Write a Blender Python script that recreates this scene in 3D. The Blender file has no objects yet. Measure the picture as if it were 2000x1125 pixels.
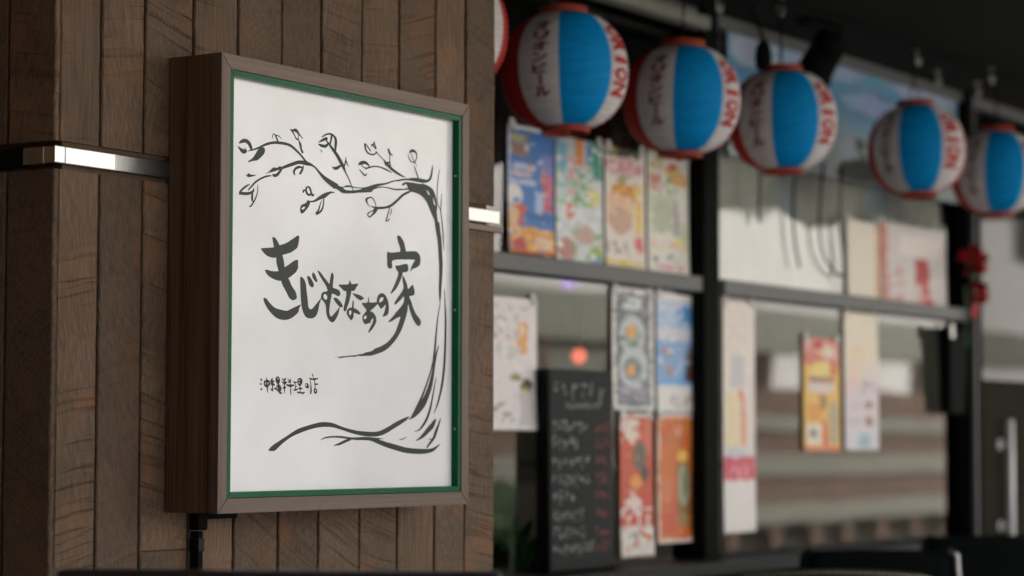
import bpy, bmesh, math, random
from mathutils import Vector, Matrix, noise
from mathutils.geometry import tessellate_polygon

random.seed(7)
S = bpy.context.scene
COL = S.collection

# ------------------------------------------------------------------ camera
EYE = 1.17
HEAD = math.radians(32.5)          # optical axis measured from the facade direction (+X)
FPX = 85.0 / 36.0 * 2000.0
TILT = math.atan(296.0 / FPX)
ROLL = math.radians(0.12)
cam_d = bpy.data.cameras.new('camera')
cam_d.lens = 85.0
cam_d.sensor_width = 36.0
cam_d.clip_start = 0.05
cam_d.clip_end = 600.0
cam_d.dof.use_dof = True
cam_d.dof.focus_distance = 3.98
cam_d.dof.aperture_fstop = 2.9
cam_d.dof.aperture_blades = 9
cam = bpy.data.objects.new('camera', cam_d)
COL.objects.link(cam)
cam.location = (0, 0, EYE)
FW = Vector((math.cos(HEAD) * math.cos(TILT), math.sin(HEAD) * math.cos(TILT), math.sin(TILT)))
RT = Vector((math.sin(HEAD), -math.cos(HEAD), 0))
UP = RT.cross(FW)
_m = Matrix((RT, UP, -FW)).transposed()
cam.rotation_euler = (_m @ Matrix.Rotation(ROLL, 3, 'Z')).to_euler()
S.camera = cam
CAM = Vector((0, 0, EYE))

# ------------------------------------------------------------------ sky, sun, exposure
SUN_EL, SUN_AZ = math.radians(50), math.radians(68)      # azimuth of the sun seen from the scene, from +X
world = bpy.data.worlds.new('World')
S.world = world
world.use_nodes = True
wn = world.node_tree
wn.nodes.clear()
w_out = wn.nodes.new('ShaderNodeOutputWorld')
w_bg = wn.nodes.new('ShaderNodeBackground')
w_sky = wn.nodes.new('ShaderNodeTexSky')
w_sky.sky_type = 'NISHITA'
w_sky.sun_disc = False
w_sky.sun_elevation = SUN_EL
w_sky.sun_rotation = math.pi / 2 - SUN_AZ
w_sky.air_density = 1.0
w_sky.dust_density = 6.0
w_sky.ozone_density = 0.6
w_bg.inputs['Strength'].default_value = 0.13
wn.links.new(w_sky.outputs[0], w_bg.inputs[0])
wn.links.new(w_bg.outputs[0], w_out.inputs[0])
sun_d = bpy.data.lights.new('sun', 'SUN')
sun_d.energy = 4.0
sun_d.angle = math.radians(0.53)
sun_d.color = (1.0, 0.985, 0.965)
sun = bpy.data.objects.new('sun', sun_d)
COL.objects.link(sun)
_sd = Vector((math.cos(SUN_AZ) * math.cos(SUN_EL), math.sin(SUN_AZ) * math.cos(SUN_EL), math.sin(SUN_EL)))
sun.rotation_euler = _sd.to_track_quat('Z', 'Y').to_euler()
sun.location = (6, 12, 14)
vs = S.view_settings
vs.view_transform = 'Standard'
vs.look = 'None'
vs.gamma = 1.0
vs.use_curve_mapping = False
vs.exposure = 1.6
S.cycles.max_bounces = 10
S.cycles.diffuse_bounces = 5
S.cycles.glossy_bounces = 5
S.cycles.transparent_max_bounces = 16
S.cycles.sample_clamp_indirect = 6.0
S.cycles.use_denoising = True

# ------------------------------------------------------------------ helpers
def ray(x, y):
    return FW + RT * ((x - 1000.0) / FPX) + UP * ((562.5 - y) / FPX)
def at(x, y, Y):                       # where the sight line through a photo point meets the plane Y
    d = ray(x, y); return CAM + d * (Y / d.y)
def atx(x, y, X):
    d = ray(x, y); return CAM + d * (X / d.x)
def atz(x, y, Z):
    d = ray(x, y); return CAM + d * ((Z - EYE) / d.z)

def srgb(r, g, b):
    f = lambda c: (c / 255 / 12.92) if c / 255 <= 0.04045 else ((c / 255 + 0.055) / 1.055) ** 2.4
    return (f(r), f(g), f(b))

def nodes_mat(name):
    m = bpy.data.materials.new(name)
    m.use_nodes = True
    nt = m.node_tree
    b = nt.nodes['Principled BSDF']
    return m, nt, b

def pmat(name, col, rough=0.6, metal=0.0, var=0.12, scale=25.0, bump=0.0, bscale=120.0, spec=0.5, rvar=0.1, stretch=(1, 1, 1)):
    m, nt, b = nodes_mat(name)
    N, L = nt.nodes.new, nt.links.new
    tc = N('ShaderNodeTexCoord'); mp = N('ShaderNodeMapping'); mp.inputs['Scale'].default_value = stretch
    L(tc.outputs['Object'], mp.inputs[0])
    nz = N('ShaderNodeTexNoise'); nz.inputs['Scale'].default_value = scale; nz.inputs['Detail'].default_value = 6
    L(mp.outputs[0], nz.inputs['Vector'])
    rp = N('ShaderNodeValToRGB')
    rp.color_ramp.elements[0].position = 0.3; rp.color_ramp.elements[1].position = 0.7
    rp.color_ramp.elements[0].color = tuple(c * (1 - var) for c in col) + (1,)
    rp.color_ramp.elements[1].color = tuple(min(1, c * (1 + var)) for c in col) + (1,)
    L(nz.outputs['Fac'], rp.inputs[0]); L(rp.outputs[0], b.inputs['Base Color'])
    mr = N('ShaderNodeMapRange'); mr.inputs['To Min'].default_value = max(0.02, rough - rvar); mr.inputs['To Max'].default_value = min(1, rough + rvar)
    L(nz.outputs['Fac'], mr.inputs[0]); L(mr.outputs[0], b.inputs['Roughness'])
    b.inputs['Metallic'].default_value = metal
    b.inputs['Specular IOR Level'].default_value = spec
    if bump:
        n2 = N('ShaderNodeTexNoise'); n2.inputs['Scale'].default_value = bscale; n2.inputs['Detail'].default_value = 4
        L(mp.outputs[0], n2.inputs['Vector'])
        bp = N('ShaderNodeBump'); bp.inputs['Strength'].default_value = bump; bp.inputs['Distance'].default_value = 0.002
        L(n2.outputs['Fac'], bp.inputs['Height']); L(bp.outputs[0], b.inputs['Normal'])
    return m

def emat(name, col, strength):
    m, nt, b = nodes_mat(name)
    b.inputs['Base Color'].default_value = col + (1,)
    b.inputs['Emission Color'].default_value = col + (1,)
    b.inputs['Emission Strength'].default_value = strength
    return m

def mesh_obj(name, verts, faces, mat=None, parent=None, smooth=False, mats=None, midx=None):
    me = bpy.data.meshes.new(name)
    me.from_pydata([tuple(v) for v in verts], [], faces)
    me.update()
    if mats:
        for m in mats: me.materials.append(m)
        me.polygons.foreach_set('material_index', midx)
    elif mat:
        me.materials.append(mat)
    if smooth:
        me.polygons.foreach_set('use_smooth', [True] * len(me.polygons))
    o = bpy.data.objects.new(name, me)
    COL.objects.link(o)
    if parent: adopt(o, parent)
    return o

def adopt(o, parent):                 # meshes are in world coordinates; an Empty parent sits at the base of its thing
    o.parent = parent
    if parent.type == 'EMPTY': o.location = -Vector(parent.location)

def bm_obj(name, bm, mat, parent=None, smooth=False):
    me = bpy.data.meshes.new(name)
    bmesh.ops.recalc_face_normals(bm, faces=bm.faces)
    bm.to_mesh(me); bm.free()
    me.materials.append(mat)
    if smooth: me.polygons.foreach_set('use_smooth', [True] * len(me.polygons))
    o = bpy.data.objects.new(name, me)
    COL.objects.link(o)
    if parent: adopt(o, parent)
    return o

def thing(name, label, cat, loc=(0, 0, 0), group=None):
    o = bpy.data.objects.new(name, None)
    o.empty_display_size = 0.1
    COL.objects.link(o)
    o.location = loc
    tag(o, label, cat, group)
    return o

def tag(o, label=None, cat=None, group=None, kind=None):
    if label: o['label'] = label
    if cat: o['category'] = cat
    if group: o['group'] = group
    if kind: o['kind'] = kind
    return o

def bm_box(bm, x0, x1, y0, y1, z0, z1, bev=0.0, mtx=None):
    b2 = bmesh.new()
    vs_ = [b2.verts.new(p) for p in ((x0, y0, z0), (x1, y0, z0), (x1, y1, z0), (x0, y1, z0), (x0, y0, z1), (x1, y0, z1), (x1, y1, z1), (x0, y1, z1))]
    for f in ((0, 3, 2, 1), (4, 5, 6, 7), (0, 1, 5, 4), (1, 2, 6, 5), (2, 3, 7, 6), (3, 0, 4, 7)):
        b2.faces.new([vs_[i] for i in f])
    if bev:
        bmesh.ops.bevel(b2, geom=b2.edges[:], offset=bev, segments=2, profile=0.6, affect='EDGES')
    if mtx: bmesh.ops.transform(b2, matrix=mtx, verts=b2.verts)
    tmp = bpy.data.meshes.new('tmp'); b2.to_mesh(tmp); b2.free()
    bm.from_mesh(tmp); bpy.data.meshes.remove(tmp)

def box(name, x0, x1, y0, y1, z0, z1, mat, parent=None, bev=0.0, mtx=None):
    bm = bmesh.new(); bm_box(bm, x0, x1, y0, y1, z0, z1, bev, mtx)
    return bm_obj(name, bm, mat, parent)

def tube_geo(pts, rad, n=8, closed=False):
    pts = [Vector(p) for p in pts]
    V, F = [], []
    prev = None
    k = len(pts)
    for i, p in enumerate(pts):
        if closed: d = pts[(i + 1) % k] - pts[i - 1]
        else: d = pts[min(i + 1, k - 1)] - pts[max(i - 1, 0)]
        d.normalize()
        if prev is None:
            a = Vector((0, 0, 1)) if abs(d.z) < 0.9 else Vector((1, 0, 0))
            u = d.cross(a).normalized()
        else:
            u = (prev - d * prev.dot(d)).normalized()
        w = d.cross(u)
        prev = u
        r = rad[i] if isinstance(rad, (list, tuple)) else rad
        for j in range(n):
            a = 2 * math.pi * j / n
            V.append(p + u * (r * math.cos(a)) + w * (r * math.sin(a)))
    segs = k if closed else k - 1
    for i in range(segs):
        for j in range(n):
            a, b = i * n + j, i * n + (j + 1) % n
            c, e = ((i + 1) % k) * n + (j + 1) % n, ((i + 1) % k) * n + j
            F.append((a, b, c, e))
    if not closed:
        F.append(tuple(range(n - 1, -1, -1))); F.append(tuple((k - 1) * n + j for j in range(n)))
    return V, F

def tube(name, pts, rad, mat, parent=None, n=8, closed=False):
    V, F = tube_geo(pts, rad, n, closed)
    return mesh_obj(name, V, F, mat, parent, smooth=True)

def lathe(name, prof, center, mat, parent=None, n=40, smooth=True, axis=None):
    V, F = [], []
    c = Vector(center)
    q = axis.to_track_quat('Z', 'Y') if axis else None
    for r, z in prof:
        for j in range(n):
            a = 2 * math.pi * j / n
            v = Vector((r * math.cos(a), r * math.sin(a), z))
            V.append(c + (q @ v if q else v))
    for i in range(len(prof) - 1):
        for j in range(n):
            F.append((i * n + j, i * n + (j + 1) % n, (i + 1) * n + (j + 1) % n, (i + 1) * n + j))
    return mesh_obj(name, V, F, mat, parent, smooth=smooth)

def copy_tree(o, parent=None):
    c = o.copy(); COL.objects.link(c); c.parent = parent
    for ch in list(o.children): copy_tree(ch, c)
    return c

# ------------------------------------------------------------------ materials
def plank_mat(name, dark, mid, light, rough=0.62):
    m, nt, b = nodes_mat(name)
    N, L = nt.nodes.new, nt.links.new
    tc = N('ShaderNodeTexCoord'); oi = N('ShaderNodeObjectInfo')
    add = N('ShaderNodeVectorMath'); add.operation = 'ADD'
    sc = N('ShaderNodeVectorMath'); sc.operation = 'SCALE'
    cmb = N('ShaderNodeCombineXYZ')
    cmb.inputs[0].default_value = 3.7; cmb.inputs[1].default_value = 9.1; cmb.inputs[2].default_value = 23.3
    L(cmb.outputs[0], sc.inputs[0]); L(oi.outputs['Random'], sc.inputs['Scale'])
    L(tc.outputs['Object'], add.inputs[0]); L(sc.outputs[0], add.inputs[1])
    # each board: saw arcs run across it, tilted its own way
    tilt = N('ShaderNodeMapRange'); tilt.inputs['To Min'].default_value = -0.5; tilt.inputs['To Max'].default_value = 0.32
    L(oi.outputs['Random'], tilt.inputs[0])
    rot = N('ShaderNodeCombineXYZ'); L(tilt.outputs[0], rot.inputs[1]); L(tilt.outputs[0], rot.inputs[0])
    mp1 = N('ShaderNodeMapping'); L(add.outputs[0], mp1.inputs[0]); L(rot.outputs[0], mp1.inputs['Rotation'])
    wob = N('ShaderNodeTexNoise'); wob.inputs['Scale'].default_value = 7; L(add.outputs[0], wob.inputs['Vector'])
    wsc = N('ShaderNodeVectorMath'); wsc.operation = 'SCALE'; wsc.inputs['Scale'].default_value = 0.02
    L(wob.outputs['Color'], wsc.inputs[0])
    wad = N('ShaderNodeVectorMath'); wad.operation = 'ADD'; L(mp1.outputs[0], wad.inputs[0]); L(wsc.outputs[0], wad.inputs[1])
    mp2 = N('ShaderNodeMapping'); mp2.inputs['Scale'].default_value = (2.6, 2.6, 120.0); L(wad.outputs[0], mp2.inputs[0])
    saw = N('ShaderNodeTexNoise'); saw.inputs['Scale'].default_value = 1.0; saw.inputs['Detail'].default_value = 3.5; saw.inputs['Roughness'].default_value = 0.62
    L(mp2.outputs[0], saw.inputs['Vector'])
    line = N('ShaderNodeValToRGB')
    e = line.color_ramp.elements; e[0].position = 0.35; e[0].color = (0, 0, 0, 1); e[1].position = 0.45; e[1].color = (1, 1, 1, 1)
    L(saw.outputs['Fac'], line.inputs[0])
    # where the saw left marks at all
    msk = N('ShaderNodeTexNoise'); msk.inputs['Scale'].default_value = 5.5; msk.inputs['Detail'].default_value = 2; L(add.outputs[0], msk.inputs['Vector'])
    mrp = N('ShaderNodeMapRange'); mrp.inputs['From Min'].default_value = 0.36; mrp.inputs['From Max'].default_value = 0.54; L(msk.outputs['Fac'], mrp.inputs[0])
    # up-and-down grain
    mp3 = N('ShaderNodeMapping'); mp3.inputs['Scale'].default_value = (230, 230, 9); L(wad.outputs[0], mp3.inputs[0])
    gr = N('ShaderNodeTexNoise'); gr.inputs['Scale'].default_value = 1; gr.inputs['Detail'].default_value = 4; L(mp3.outputs[0], gr.inputs['Vector'])
    # torn, hairy patches
    tor = N('ShaderNodeTexNoise'); tor.inputs['Scale'].default_value = 62; tor.inputs['Detail'].default_value = 6; tor.inputs['Distortion'].default_value = 0.8; L(wad.outputs[0], tor.inputs['Vector'])
    # colour
    cn = N('ShaderNodeTexNoise'); cn.inputs['Scale'].default_value = 6; cn.inputs['Detail'].default_value = 5; L(add.outputs[0], cn.inputs['Vector'])
    cmix = N('ShaderNodeMath'); cmix.operation = 'MULTIPLY_ADD'; cmix.inputs[1].default_value = 0.6; L(gr.outputs['Fac'], cmix.inputs[0])
    csc = N('ShaderNodeMath'); csc.operation = 'MULTIPLY'; csc.inputs[1].default_value = 0.4; L(cn.outputs['Fac'], csc.inputs[0]); L(csc.outputs[0], cmix.inputs[2])
    rp = N('ShaderNodeValToRGB'); ee = rp.color_ramp.elements
    ee[0].position = 0.32; ee[0].color = dark + (1,); ee[1].position = 0.72; ee[1].color = light + (1,)
    md = ee.new(0.5); md.color = mid + (1,)
    L(cmix.outputs[0], rp.inputs[0])
    red = N('ShaderNodeTexNoise'); red.inputs['Scale'].default_value = 11; red.inputs['Detail'].default_value = 3; L(add.outputs[0], red.inputs['Vector'])
    rm = N('ShaderNodeMapRange'); rm.inputs['From Min'].default_value = 0.56; rm.inputs['From Max'].default_value = 0.72; rm.inputs['To Max'].default_value = 0.6; L(red.outputs['Fac'], rm.inputs[0])
    mxr = N('ShaderNodeMix'); mxr.data_type = 'RGBA'; L(rm.outputs[0], mxr.inputs['Factor']); L(rp.outputs[0], mxr.inputs['A'])
    mxr.inputs['B'].default_value = (mid[0] * 1.75, mid[1] * 1.25, mid[2] * 0.95, 1)
    dk = N('ShaderNodeMix'); dk.data_type = 'RGBA'; dk.blend_type = 'MULTIPLY'
    lm = N('ShaderNodeMath'); lm.operation = 'SUBTRACT'; lm.inputs[0].default_value = 1.0; L(line.outputs[0], lm.inputs[1])
    lm1 = N('ShaderNodeMath'); lm1.operation = 'MULTIPLY'; L(lm.outputs[0], lm1.inputs[0]); L(mrp.outputs[0], lm1.inputs[1])
    pf = N('ShaderNodeMath'); pf.operation = 'FRACT'; pm = N('ShaderNodeMath'); pm.operation = 'MULTIPLY'; pm.inputs[1].default_value = 41.7
    L(oi.outputs['Random'], pm.inputs[0]); L(pm.outputs[0], pf.inputs[0])
    pr = N('ShaderNodeMapRange'); pr.inputs['From Min'].default_value = 0.2; pr.inputs['From Max'].default_value = 0.9; pr.inputs['To Min'].default_value = 0.08; pr.inputs['To Max'].default_value = 0.95; L(pf.outputs[0], pr.inputs[0])
    lm2 = N('ShaderNodeMath'); lm2.operation = 'MULTIPLY'; L(lm1.outputs[0], lm2.inputs[0]); L(pr.outputs[0], lm2.inputs[1])
    lm3 = N('ShaderNodeMath'); lm3.operation = 'MULTIPLY'; lm3.inputs[1].default_value = 0.22; L(lm2.outputs[0], lm3.inputs[0])
    L(lm3.outputs[0], dk.inputs['Factor']); L(mxr.outputs['Result'], dk.inputs['A']); dk.inputs['B'].default_value = (0.42, 0.38, 0.33, 1)
    br = N('ShaderNodeMapRange'); br.inputs['To Min'].default_value = 0.74; br.inputs['To Max'].default_value = 1.2
    wn_ = N('ShaderNodeMath'); wn_.operation = 'FRACT'; ws_ = N('ShaderNodeMath'); ws_.operation = 'MULTIPLY'; ws_.inputs[1].default_value = 17.3
    L(oi.outputs['Random'], ws_.inputs[0]); L(ws_.outputs[0], wn_.inputs[0]); L(wn_.outputs[0], br.inputs[0])
    fin = N('ShaderNodeVectorMath'); fin.operation = 'SCALE'; L(dk.outputs['Result'], fin.inputs[0]); L(br.outputs[0], fin.inputs['Scale'])
    L(fin.outputs[0], b.inputs['Base Color'])
    # relief
    h1 = N('ShaderNodeMath'); h1.operation = 'MULTIPLY'; h1.inputs[1].default_value = -1.0; L(lm2.outputs[0], h1.inputs[0])
    h2 = N('ShaderNodeMath'); h2.operation = 'MULTIPLY_ADD'; h2.inputs[1].default_value = 0.5; L(gr.outputs['Fac'], h2.inputs[0]); L(h1.outputs[0], h2.inputs[2])
    h3 = N('ShaderNodeMath'); h3.operation = 'MULTIPLY_ADD'; h3.inputs[1].default_value = 0.75; L(tor.outputs['Fac'], h3.inputs[0]); L(h2.outputs[0], h3.inputs[2])
    h4 = N('ShaderNodeMath'); h4.operation = 'MULTIPLY_ADD'; h4.inputs[1].default_value = 0.6; L(saw.outputs['Fac'], h4.inputs[0]); L(h3.outputs[0], h4.inputs[2])
    bp = N('ShaderNodeBump'); bp.inputs['Strength'].default_value = 0.9; bp.inputs['Distance'].default_value = 0.0026
    L(h4.outputs[0], bp.inputs['Height']); L(bp.outputs[0], b.inputs['Normal'])
    b.inputs['Roughness'].default_value = rough
    b.inputs['Specular IOR Level'].default_value = 0.22
    return m

M_plank = plank_mat('rough_sawn_brown_boards', (0.060, 0.035, 0.018), (0.110, 0.067, 0.037), (0.172, 0.109, 0.066))
M_core = pmat('dark_backing', (0.03, 0.024, 0.02), 0.8)
M_groove = pmat('groove_backing_board', (0.085, 0.058, 0.036), 0.8, spec=0.1)  # plain brown backing behind the boards, seen in the grooves
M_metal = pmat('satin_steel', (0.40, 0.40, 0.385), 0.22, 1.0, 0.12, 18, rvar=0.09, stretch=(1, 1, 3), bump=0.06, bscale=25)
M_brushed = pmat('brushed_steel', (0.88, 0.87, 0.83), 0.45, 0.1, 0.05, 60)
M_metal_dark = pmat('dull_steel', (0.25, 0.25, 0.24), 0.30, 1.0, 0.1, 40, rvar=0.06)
M_copper = pmat('brown_trim', (0.17, 0.105, 0.075), 0.5, 0.0, 0.1)
def veneer(name, c0, c1, rough=0.45, axis='Z'):
    st = {'Z': (130, 130, 2.2), 'X': (2.2, 130, 130)}[axis]
    m, nt, b = nodes_mat(name)
    N, L = nt.nodes.new, nt.links.new
    tc = N('ShaderNodeTexCoord'); mp = N('ShaderNodeMapping'); mp.inputs['Scale'].default_value = st
    L(tc.outputs['Object'], mp.inputs[0])
    wv = N('ShaderNodeTexNoise'); wv.inputs['Scale'].default_value = 1; wv.inputs['Detail'].default_value = 5; wv.inputs['Distortion'].default_value = 0.6
    L(mp.outputs[0], wv.inputs['Vector'])
    mpb = N('ShaderNodeMapping'); mpb.inputs['Scale'].default_value = tuple(0.16 * s for s in st); L(tc.outputs['Object'], mpb.inputs[0])
    wb = N('ShaderNodeTexNoise'); wb.inputs['Scale'].default_value = 1; wb.inputs['Detail'].default_value = 3; L(mpb.outputs[0], wb.inputs['Vector'])
    ad = N('ShaderNodeMath'); ad.operation = 'MULTIPLY_ADD'; ad.inputs[1].default_value = 0.6
    hb = N('ShaderNodeMath'); hb.operation = 'MULTIPLY'; hb.inputs[1].default_value = 0.45; L(wb.outputs['Fac'], hb.inputs[0])
    L(wv.outputs['Fac'], ad.inputs[0]); L(hb.outputs[0], ad.inputs[2])
    rp = N('ShaderNodeValToRGB'); rp.color_ramp.elements[0].position = 0.36; rp.color_ramp.elements[1].position = 0.68
    rp.color_ramp.elements[0].color = c0 + (1,); rp.color_ramp.elements[1].color = c1 + (1,)
    L(ad.outputs[0], rp.inputs[0]); L(rp.outputs[0], b.inputs['Base Color'])
    bp = N('ShaderNodeBump'); bp.inputs['Strength'].default_value = 0.25; bp.inputs['Distance'].default_value = 0.0006
    L(wv.outputs['Fac'], bp.inputs['Height']); L(bp.outputs[0], b.inputs['Normal'])
    b.inputs['Roughness'].default_value = rough
    b.inputs['Specular IOR Level'].default_value = 0.3
    return m
M_ven_z = veneer('walnut_veneer_upright', (0.086, 0.053, 0.034), (0.156, 0.104, 0.070))
M_ven_x = veneer('walnut_veneer_lying', (0.086, 0.053, 0.034), (0.156, 0.104, 0.070), axis='X')
M_ven_side = veneer('walnut_veneer_side', (0.048, 0.023, 0.010), (0.185, 0.102, 0.052), 0.42)
M_green = pmat('green_enamel', (0.003, 0.092, 0.036), 0.25, 0.0, 0.08, 15, rvar=0.05, spec=0.09)
M_screw = pmat('screw_head', (0.3, 0.3, 0.27), 0.4, 1.0)
M_ink = pmat('dark_green_ink', (0.014, 0.024, 0.019), 0.33, 0.0, 0.1, 30, rvar=0.04, spec=0.16)
def panel_mat():
    m, nt, b = nodes_mat('white_acrylic')
    N, L = nt.nodes.new, nt.links.new
    tc = N('ShaderNodeTexCoord')
    mp = N('ShaderNodeMapping'); mp.inputs['Scale'].default_value = (1.6, 1, 26); mp.inputs['Rotation'].default_value = (0, 0.18, 0); L(tc.outputs['Object'], mp.inputs[0])
    wipe = N('ShaderNodeTexNoise'); wipe.inputs['Scale'].default_value = 3; wipe.inputs['Detail'].default_value = 5; L(mp.outputs[0], wipe.inputs['Vector'])
    cl = N('ShaderNodeTexNoise'); cl.inputs['Scale'].default_value = 4.5; cl.inputs['Detail'].default_value = 4; L(tc.outputs['Object'], cl.inputs['Vector'])
    sp = N('ShaderNodeTexVoronoi'); sp.inputs['Scale'].default_value = 24; L(tc.outputs['Object'], sp.inputs['Vector'])
    spr = N('ShaderNodeMapRange'); spr.inputs['From Min'].default_value = 0.02; spr.inputs['From Max'].default_value = 0.035; spr.inputs['To Min'].default_value = 0.86; spr.inputs['To Max'].default_value = 1.0; L(sp.outputs['Distance'], spr.inputs[0])
    rp = N('ShaderNodeValToRGB'); rp.color_ramp.elements[0].position = 0.3; rp.color_ramp.elements[1].position = 0.7
    rp.color_ramp.elements[0].color = (0.70, 0.685, 0.655, 1); rp.color_ramp.elements[1].color = (0.80, 0.79, 0.77, 1)
    L(cl.outputs['Fac'], rp.inputs[0])
    mu = N('ShaderNodeVectorMath'); mu.operation = 'SCALE'; L(rp.outputs[0], mu.inputs[0]); L(spr.outputs[0], mu.inputs['Scale'])
    L(mu.outputs[0], b.inputs['Base Color'])
    mr = N('ShaderNodeMapRange'); mr.inputs['To Min'].default_value = 0.10; mr.inputs['To Max'].default_value = 0.22; L(wipe.outputs['Fac'], mr.inputs[0]); L(mr.outputs[0], b.inputs['Roughness'])
    return m
M_panel = panel_mat()
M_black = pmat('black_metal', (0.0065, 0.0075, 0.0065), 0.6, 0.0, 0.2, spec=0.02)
M_blackgloss = pmat('black_plastic', (0.006, 0.006, 0.0075), 0.4, 0.0, 0.2, spec=0.1)
M_greyframe = pmat('grey_aluminium', (0.105, 0.108, 0.102), 0.5, 0.0, 0.08, 12)
M_soffit = pmat('dark_soffit', (0.014, 0.014, 0.0095), 0.85, 0.0, 0.25, 4, bump=0.2, bscale=60, spec=0.08)
M_interior = pmat('interior_plaster', (0.52, 0.50, 0.42), 0.8, 0.0, 0.2, 2)
M_intfloor = pmat('interior_floor', (0.20, 0.16, 0.12), 0.6, 0.0, 0.2, 5)
def glass_mat(name, ior, tint):
    m = bpy.data.materials.new(name); m.use_nodes = True
    nt = m.node_tree; nt.nodes.clear()
    N, L = nt.nodes.new, nt.links.new
    o = N('ShaderNodeOutputMaterial'); mx = N('ShaderNodeMixShader'); fr = N('ShaderNodeFresnel'); fr.inputs[0].default_value = ior
    tr = N('ShaderNodeBsdfTransparent'); tr.inputs[0].default_value = tint
    gl = N('ShaderNodeBsdfGlossy'); gl.inputs['Roughness'].default_value = 0.02
    nz = N('ShaderNodeTexNoise'); nz.inputs['Scale'].default_value = 1.3; tc = N('ShaderNodeTexCoord'); L(tc.outputs['Object'], nz.inputs['Vector'])
    bp = N('ShaderNodeBump'); bp.inputs['Strength'].default_value = 0.06; bp.inputs['Distance'].default_value = 0.02; L(nz.outputs['Fac'], bp.inputs['Height']); L(bp.outputs[0], gl.inputs['Normal'])
    L(fr.outputs[0], mx.inputs[0]); L(tr.outputs[0], mx.inputs[1]); L(gl.outputs[0], mx.inputs[2]); L(mx.outputs[0], o.inputs[0])
    return m
M_glass = glass_mat('window_glass', 1.9, (0.86, 0.90, 0.87, 1))
M_glass_dim = glass_mat('tinted_door_glass', 1.24, (0.30, 0.31, 0.29, 1))
M_doordark = pmat('dark_door_reflection', (0.032, 0.030, 0.022), 0.6, spec=0.0)  # dark brown stands in for the low reflection of the glass door
def print_mat(name, rough=0.45):
    m, nt, b = nodes_mat(name)
    a = nt.nodes.new('ShaderNodeAttribute'); a.attribute_name = 'print'
    nt.links.new(a.outputs['Color'], b.inputs['Base Color'])
    nz = nt.nodes.new('ShaderNodeTexNoise'); nz.inputs['Scale'].default_value = 9
    mr = nt.nodes.new('ShaderNodeMapRange'); mr.inputs['To Min'].default_value = rough - 0.1; mr.inputs['To Max'].default_value = rough + 0.1
    nt.links.new(nz.outputs['Fac'], mr.inputs[0]); nt.links.new(mr.outputs[0], b.inputs['Roughness'])
    return m
M_print = print_mat('printed_paper')
M_tape = pmat('paper_tape', (0.62, 0.60, 0.55), 0.5)
M_chalkboard = pmat('chalkboard', (0.017, 0.021, 0.0185), 0.6, 0.0, 0.25, 9, spec=0.15)
M_chalk = pmat('white_chalk', (0.34, 0.34, 0.31), 0.9)
M_chalk_red = pmat('red_chalk', (0.36, 0.085, 0.09), 0.9)

# ------------------------------------------------------------------ ground and the street side (seen only in reflections)
M_ground = pmat('paving', (0.255, 0.252, 0.245), 0.8, 0.0, 0.15, 3, bump=0.3, bscale=40)
g = mesh_obj('ground', [(-150, -150, 0), (150, -150, 0), (150, 150, 0), (-150, 150, 0)], [(0, 1, 2, 3)], M_ground)
tag(g, 'pale grey paving in front of the shop', kind='structure')
M_band_b = pmat('brown_brick_band', (0.155, 0.100, 0.072), 0.8, 0.0, 0.2, 6)
M_band_g = pmat('grey_stone_band', (0.235, 0.23, 0.19), 0.8, 0.0, 0.12, 5)
M_cream = pmat('cream_render', (0.73, 0.715, 0.68), 0.8, 0.0, 0.06, 1.5)
M_leaf = pmat('leaf_green', (0.07, 0.16, 0.06), 0.55, 0.0, 0.5, 9)
M_wood_dark = pmat('dark_stained_wood', (0.016, 0.011, 0.007), 0.45, 0.0, 0.25, 20, bump=0.15, stretch=(1, 1, 8), spec=0.25)

bw = thing('banded_wall', 'low wall of brown and grey bands across the street, mirrored in the glass', 'wall', (28, -4.6, 0))
for i, (z0, z1, mt, dy) in enumerate([(0.0, 0.02, M_band_g, 0.05), (0.02, 0.30, M_core, -0.12), (0.30, 0.51, M_band_g, 0.03), (0.51, 0.79, M_band_b, 0), (0.79, 1.02, M_band_g, 0.03),
                                  (1.02, 1.26, M_band_b, 0), (1.26, 1.43, M_band_g, 0.03), (1.43, 1.71, M_band_b, 0)]):
    box('band', 13, 46, -4.9, -4.6 + dy, z0, z1, mt, bw, 0.004)
for i in range(34):
    x = 13.4 + i * 0.92
    box('pier', x, x + 0.2, -4.72, -4.61, 0.021, 0.299, M_band_b, bw)
pg = thing('pergola', 'grey green beam on posts across the street, mirrored in the glass', 'pergola', (28, -5.2, 0))
box('glare_block_panel', 13, 21.3, -5.33, -5.23, 1.4, 2.119, pmat('sage_panel', (0.21, 0.22, 0.18), 0.7), pg)  # panel added to block a bright gap in the mirrored view
box('beam', 13, 46, -5.4, -5.15, 2.12, 2.60, pmat('sage_paint', (0.25, 0.26, 0.21), 0.7), pg, 0.01)
for x in (14.5, 19.0, 23.6, 28.0, 32.5, 37, 42):
    box('post', x, x + 0.16, -5.36, -5.2, 0, 2.12, M_band_b, pg, 0.005)
cb = thing('cream_building', 'cream rendered building on the far side of the street', 'building', (26, -12, 0))
box('wall', 2, 60, -18, -12, 0, 7.5, M_cream, cb)
M_pane_far = pmat('far_window', (0.05, 0.06, 0.07), 0.15, 0.0, 0.1)
for i in range(12):
    x = 5 + i * 4.4
    w = box('window', x, x + 1.5, -12.05, -11.97, 5.0, 6.5, M_greyframe, cb, 0.01)
    box('pane', x + 0.08, x + 1.42, -11.97, -11.955, 5.08, 6.42, M_pane_far, w)
box('cornice', 1.8, 60.2, -12.2, -11.9, 7.2, 7.6, M_cream, cb, 0.03)

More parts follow.
